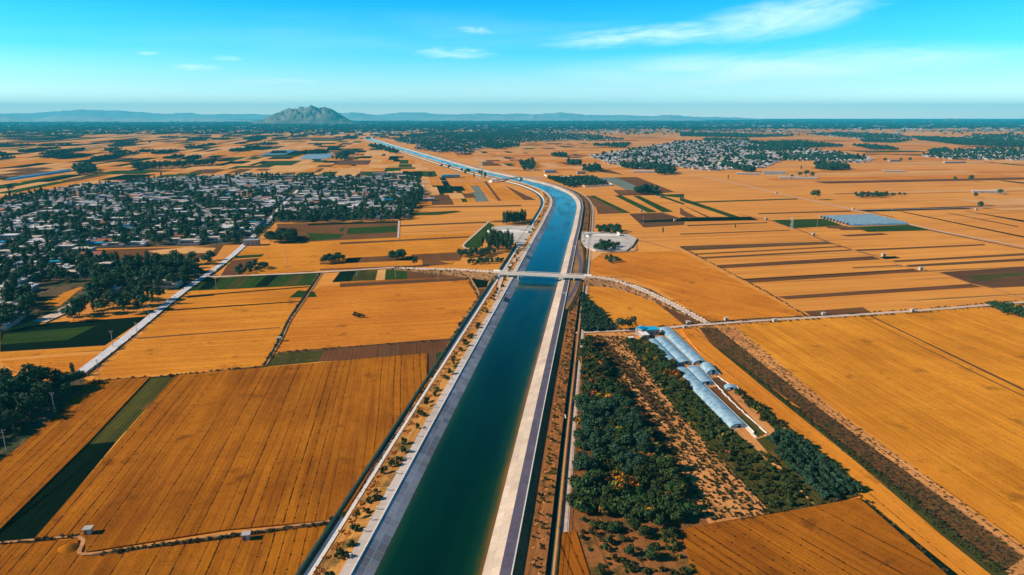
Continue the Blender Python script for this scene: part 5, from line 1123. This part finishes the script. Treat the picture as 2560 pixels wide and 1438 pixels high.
def pylon(x, y, Hh, lb):
    p = G(x, y); e = tag(empty('pylon', (p[0], p[1], 0), R(20)), lb, 'pylon'); q = Q(); b = Hh*.09
    lv = [0, .3, .55, .75, .9, 1]; wd = lambda t: b*(1-t)+.5*t
    for a, c in zip(lv[:-1], lv[1:]):
        for i, (sx, sy) in enumerate(((-1, -1), (1, -1), (1, 1), (-1, 1))):
            nx, ny = ((1, -1), (1, 1), (-1, 1), (-1, -1))[i]
            q.tube((sx*wd(a), sy*wd(a), a*Hh), (sx*wd(c), sy*wd(c), c*Hh), .14, .14, 4); q.tube((sx*wd(a), sy*wd(a), a*Hh), (nx*wd(c), ny*wd(c), c*Hh), .08, .08, 4)
    link('lattice', q.mesh('lattice', [FRAME]), e)
    for t in (.75, .88): q = Q(); q.box((0, 0, t*Hh), (Hh*.28, .3, .4)); q.box((0, 0, t*Hh+.5), (Hh*.16, .2, .3)); link('crossarm', q.mesh('crossarm', [FRAME]), e)
pylon(850+1028/2.977, 240+635/2.977, 33, 'left lattice pylon beside the far canal bend'); pylon(850+1056/2.977, 240+605/2.977, 33, 'right lattice pylon beside the far canal bend'); pylon(1700+830/2.977, 240+990/2.977, 13, 'short lattice mast in the green plot of the right fields')
# debris and small white stones beside the canal path
p_ = coff(300, 28.5)
for i, (x, y) in enumerate([(1363, 1075), (1412, 1042)]):
    p = G(x, y, .9); q = Q()
    for k in range(3): q.box((random.uniform(-.6, .6), -1.2+k*1.1, 0), (.35, 1.2, .3), rot=random.uniform(-.4, .4))
    tag(link('concrete_blocks', q.mesh('concrete_blocks', [WALLC]), None, (p[0], p[1], .92)), ('pile of white blocks lying on the right verge', 'pale pipe pieces lying in the dry ditch')[i], 'blocks')
q = Q(); p = G(172, 1374)
for i in range(10):
    for j in range(4):
        f = lambda a, b: (3.0*cos(2*pi*a/10)*(1-b/4), 2.4*sin(2*pi*a/10)*(1-b/4), 1.1*sin(b/4*pi/2))
        q.quad(f(i, j), f(i+1, j), f(i+1, j+1), f(i, j+1))
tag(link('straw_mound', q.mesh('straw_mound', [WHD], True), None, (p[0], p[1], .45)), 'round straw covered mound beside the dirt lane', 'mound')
# sign boards / pillars beside the left canal path
k = 0
for y in [160+9*i+random.uniform(-2, 2) for i in range(26)]:
    p = coff(y, -22.2); q = Q(); q.box((0, 0, 0), (.5, .35, .9)); q.box((0, 0, .9), (.62, .46, .14))
    o = link('marker_post', q.mesh('marker_post', [WALLC]), None, (p[0], p[1], BZ)); tag(o, 'small white marker post on the edge of the left canal path', 'post', 'marker posts along the left path')

# ------------------------------------------------------------------ far villages, woods
def far_village(poly, row, keep, tkeep, lb, scl=1.0):
    pts = [p for p in fill(poly, 20, .3, dirv=A, row=row) if random.random() < keep]
    if pts: house_stuff('village_houses', pts, 'low white and red houses of '+lb, rots=rng.uniform(-.1, .1, len(pts))+HR, smul=scl)
    tr = [p for p in fill(poly, 20, .5, dirv=A, row=(14, 14)) if random.random() < tkeep]
    if tr: stuff('village_trees', tr, 'far', .7, 1.15, 'dark trees of '+lb)
far_village(VILR, (17, 19), .95, .22, 'the village right of the canal')
far_village([(2300, 392), (2330, 382), (2460, 374), (2600, 376), (2700, 395), (2600, 402), (2400, 400)], (22, 25), .75, .4, 'the village at the far right edge')
far_village([(2020, 337), (2100, 332), (2240, 338), (2290, 347), (2180, 350)], (28, 36), .8, .35, 'the far hamlet beyond the right village')
far_village([(2400, 344), (2480, 338), (2620, 344), (2620, 352), (2480, 350)], (30, 40), .7, .4, 'the hamlet near the right horizon')
far_village([(980, 352), (1060, 335), (1200, 330), (1480, 338), (1520, 345), (1400, 352), (1300, 358), (1180, 378), (1060, 368)], (38, 48), .62, .40, 'the town beyond the canal', 1.3)
far_village([(1400, 350), (1500, 343), (1560, 350), (1480, 354)], (34, 44), .6, .3, 'the far end of the town', 1.3)
far_village([(1030, 372), (1120, 364), (1190, 385), (1100, 382)], (24, 28), .6, .45, 'the hamlet beside the far canal')
# copses and long woods: clumps on the land
WD = [([(1700, 333), (1850, 336), (1990, 342), (1850, 346), (1700, 342)], 1), ([(1756, 350), (1870, 350), (1870, 353), (1770, 354)], 1), ([(1870, 358), (2000, 356), (2110, 368), (2000, 372), (1900, 366)], 1), ([(2280, 344), (2400, 348), (2560, 356), (2600, 372), (2400, 364), (2290, 350)], 1), ([(2150, 352), (2280, 353), (2240, 358), (2160, 357)], 1),
      ([(2130, 365), (2200, 368), (2250, 376), (2180, 376)], 1), ([(1550, 415), (1690, 420), (1660, 427), (1560, 423)], .9), ([(1806, 410), (1890, 428), (1870, 434), (1806, 418)], 1.0), ([(1640, 432), (1690, 430), (1680, 439), (1645, 438)], 1), ([(1455, 424), (1495, 420), (1500, 430), (1460, 432)], 1), ([(1420, 408), (1455, 410), (1450, 415), (1425, 414)], 1), ([(1380, 389), (1415, 389), (1415, 394), (1385, 394)], 1), ([(1480, 366), (1490, 364), (1580, 360), (1560, 372)], .6),
      ([(1950, 392), (2100, 388), (2180, 400), (2100, 406), (1960, 404)], .25), ([(2320, 378), (2370, 376), (2370, 384), (2325, 385)], 1), ([(1840, 373), (1920, 368), (2020, 372), (2010, 380), (1900, 384)], .45), ([(1860, 395), (1920, 398), (1910, 406), (1870, 404)], 1), ([(1580, 480), (1630, 478), (1650, 486), (1600, 488)], 1), ([(1240, 375), (1300, 368), (1275, 360), (1200, 366)], .8),
      ([(1090, 340), (1280, 330), (1360, 338), (1290, 350), (1180, 354)], .6), ([(920, 366), (950, 366), (1000, 382), (990, 386), (940, 374)], .8), ([(1100, 418), (1110, 416), (1240, 446), (1225, 447)], .12), ([(870, 380), (900, 378), (860, 402), (830, 400)], .8), ([(2035, 413), (2115, 413), (2122, 427), (2040, 427)], .35), ([(1000, 340), (1130, 330), (1150, 336), (1050, 346)], .5)]
fp = []
for poly, dn in WD:
    py = sum(p[1] for p in poly)/len(poly); s_ = 9 if py > 390 else (13 if py > 350 else 18)
    fp += [p for p in fill(poly, s_, .4) if random.random() < dn*.9]
print('woods', len(fp)); stuff('woodland', fp, 'far', .75, 1.25, 'dark copses and shelter belts scattered over the far fields')
# elongated thickets on the far left strips
r = random.Random(21); lp = []
for k in range(150):
    px = r.uniform(-50, 1000); t = r.random(); py = 326+75*t**1.2
    if px > 850 and py > 350: continue
    if py > 385 and px > 500: continue
    c = G(px, py); L_ = r.uniform(60, 190)*(c[1]/3000)**.7; W_ = r.uniform(10, 32)*(c[1]/3000); sp_ = 8*(c[1]/3000)**.8
    u = -W_
    while u < W_:
        v = -L_/2
        while v < L_/2:
            if r.random() < .9: lp.append(c+A*(v+r.uniform(-3, 3))+np.array([A[1], -A[0]])*(u+r.uniform(-3, 3)))
            v += sp_
        u += sp_
print('thickets', len(lp)); stuff('orchard_thickets', lp, 'far', .5, .95, 'long dark orchard thickets among the strips of the far left')
# horizon woods 5 to 20 km away: clusters of crowns and pale roofs
hp = []; hr = []
r = random.Random(5)
for k in range(900):
    D = 4300*math.exp(r.random()*1.45); a = r.uniform(-.82, .82); x = D*math.tan(a*.9); s_ = D/5000
    if D < 5600+600*math.sin(x*.0007)+(.12*x) and r.random() < .75: continue
    for j in range(r.randint(8, 22)): hp.append((x+r.gauss(0, 260)*s_, D+r.gauss(0, 60)*s_))
for k in range(620):
    D = 4800*math.exp(r.random()*1.3); x = D*math.tan(r.uniform(-.74, .74))
    for j in range(r.randint(0, 3)): hr.append((x+r.gauss(0, 130), D+r.gauss(0, 60)))
n = len(hp); sc_ = np.array([p[1]/5000*2.0 for p in hp]); arrs = {i: random.choice(PR['far'])['arr'] for i in range(n)}
me = scatter_mesh('horizon_woods', arrs, [(p[0], p[1], -1) for p in hp], rng.uniform(0, 6, n), sc_*rng.uniform(.8, 1.5, n), [LEAFD, BARK], np.full(n, 1.0)*rng.uniform(.9, 1.5, n))
tag(link('horizon_woods', me), 'blue green woods along the horizon', kind='stuff'); print('horizon', n)
house_stuff('distant_buildings', hr, 'pale specks of farm buildings among the horizon woods', rots=rng.uniform(-.3, .3, len(hr)), smul=2.0)
for i, (x, Hh) in enumerate([(2362, 60), (2368, 66), (2374, 66), (2381, 60), (2388, 50), (2395, 66), (2401, 62), (2408, 56)]):
    p = G(x, 304.0); q = Q(); q.box((0, 0, 0), (26, 18, Hh*1.0)); 
    e = tag(empty('tower_block', (p[0], p[1], 0), .2), f'{["first","second","third","fourth","fifth","sixth","seventh","eighth"][i]} pale tower block from the left on the right horizon', 'tower block', 'tower blocks on the horizon')
    link('wall', q.mesh('wall', [WALLM[0]]), e); q = Q(); q.box((0, 0, Hh), (12, 10, 5)); link('roof_house', q.mesh('roof_house', [WALLM[0]]), e)

# ------------------------------------------------------------------ hills
def fbm(x, y, seed, oct_=5):
    from mathutils import noise, Vector
    return noise.ridged_multi_fractal(Vector((x+seed, y-seed, seed*.37)), .9, 2.1, oct_, 1.0, 2.0, noise_basis='PERLIN_ORIGINAL')
RANGE = plain('hazed_range_rock', (.34, .44, .48), (.26, .35, .40), .002)  # far ranges: pale blue haze put into the rock colour
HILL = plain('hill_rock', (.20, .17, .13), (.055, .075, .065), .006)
def hills(name, sil, D, depth, label, nx=140, ny=22, amp=.35, freq=.0016, seed=1.):
    x0, x1 = sil[0][0], sil[-1][0]; xs = np.linspace(x0, x1, nx); ht = np.interp(xs, [s_[0] for s_ in sil], [s_[1] for s_ in sil]); V = np.zeros((nx*ny, 3)); F = []
    for i in range(nx):
        X = (xs[i]-1280)/FOC*D*1.0; mx = max(1, 292.8-min(ht)); hh = 292.8-ht[i]+(0 if name == 'rocky_hill' else (fbm(X*.0007, 3.3, seed, 6)-1)*7*min(1, max(0, 292.8-ht[i])/8)); top = max(0, hh)/mx*(CH+mx/FOC*D)*(.80 if name == 'rocky_hill' else .42)
        for j in range(ny):
            t = j/(ny-1); prof = sin(pi*t)**.9; f = fbm(X*freq, t*depth*freq, seed)
            z = top*prof*(1-amp+amp*min(1.4, f)*.9)
            V[i*ny+j] = (X*(1+(t-.5)*depth/D), D+(t-.5)*depth, z-2)
    for i in range(nx-1):
        for j in range(ny-1): F.append((i*ny+j, (i+1)*ny+j, (i+1)*ny+j+1, i*ny+j+1))
    F = np.array(F); o = link(name, npmesh(name, V, F, np.zeros(len(F), int), [HILL if name == 'rocky_hill' else RANGE])); return tag(o, label, kind='structure')
hills('rocky_hill', [(640, 292.5), (668, 287), (690, 281), (705, 275), (722, 272), (740, 267), (752, 268), (768, 263), (782, 266), (794, 262), (812, 267), (826, 265), (842, 268), (860, 275), (880, 284), (897, 290), (910, 293)], 11000, 900, 'craggy lone hill standing on the plain', 200, 50, .50, .0050, 3.)
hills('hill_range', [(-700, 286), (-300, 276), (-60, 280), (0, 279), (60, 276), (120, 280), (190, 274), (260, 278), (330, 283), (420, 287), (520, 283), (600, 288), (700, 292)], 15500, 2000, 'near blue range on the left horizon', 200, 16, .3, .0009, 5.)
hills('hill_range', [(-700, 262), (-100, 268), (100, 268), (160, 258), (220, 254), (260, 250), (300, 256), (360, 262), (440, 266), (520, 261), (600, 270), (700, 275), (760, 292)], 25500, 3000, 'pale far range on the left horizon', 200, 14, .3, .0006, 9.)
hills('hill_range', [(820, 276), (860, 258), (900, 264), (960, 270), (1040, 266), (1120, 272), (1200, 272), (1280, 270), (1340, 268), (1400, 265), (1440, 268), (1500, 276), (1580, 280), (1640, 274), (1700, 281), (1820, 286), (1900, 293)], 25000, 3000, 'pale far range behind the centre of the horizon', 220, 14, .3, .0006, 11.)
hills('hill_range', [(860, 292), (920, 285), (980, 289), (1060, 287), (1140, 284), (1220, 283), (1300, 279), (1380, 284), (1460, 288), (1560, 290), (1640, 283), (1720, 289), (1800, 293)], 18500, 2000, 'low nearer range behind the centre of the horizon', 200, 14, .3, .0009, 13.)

# ------------------------------------------------------------------ haze
q = Q(); q.box((0, 15100, -1.2), (62000, 32400, 610)); hz = link('haze', q.mesh('haze', [])); tag(hz, 'blue air between the camera and the horizon', kind='stuff')
hm = bpy.data.materials.new('haze_air'); hm.use_nodes = True; hn = hm.node_tree; hn.nodes.clear()
pv = hn.nodes.new('ShaderNodeVolumePrincipled'); pv.inputs['Color'].default_value = (.06, .74, 1.0, 1); pv.inputs['Density'].default_value = 5.5e-5; pv.inputs['Anisotropy'].default_value = .0
ho = hn.nodes.new('ShaderNodeOutputMaterial'); hn.links.new(pv.outputs[0], ho.inputs['Volume']); hz.data.materials.append(hm)
print('objects', len(bpy.data.objects))
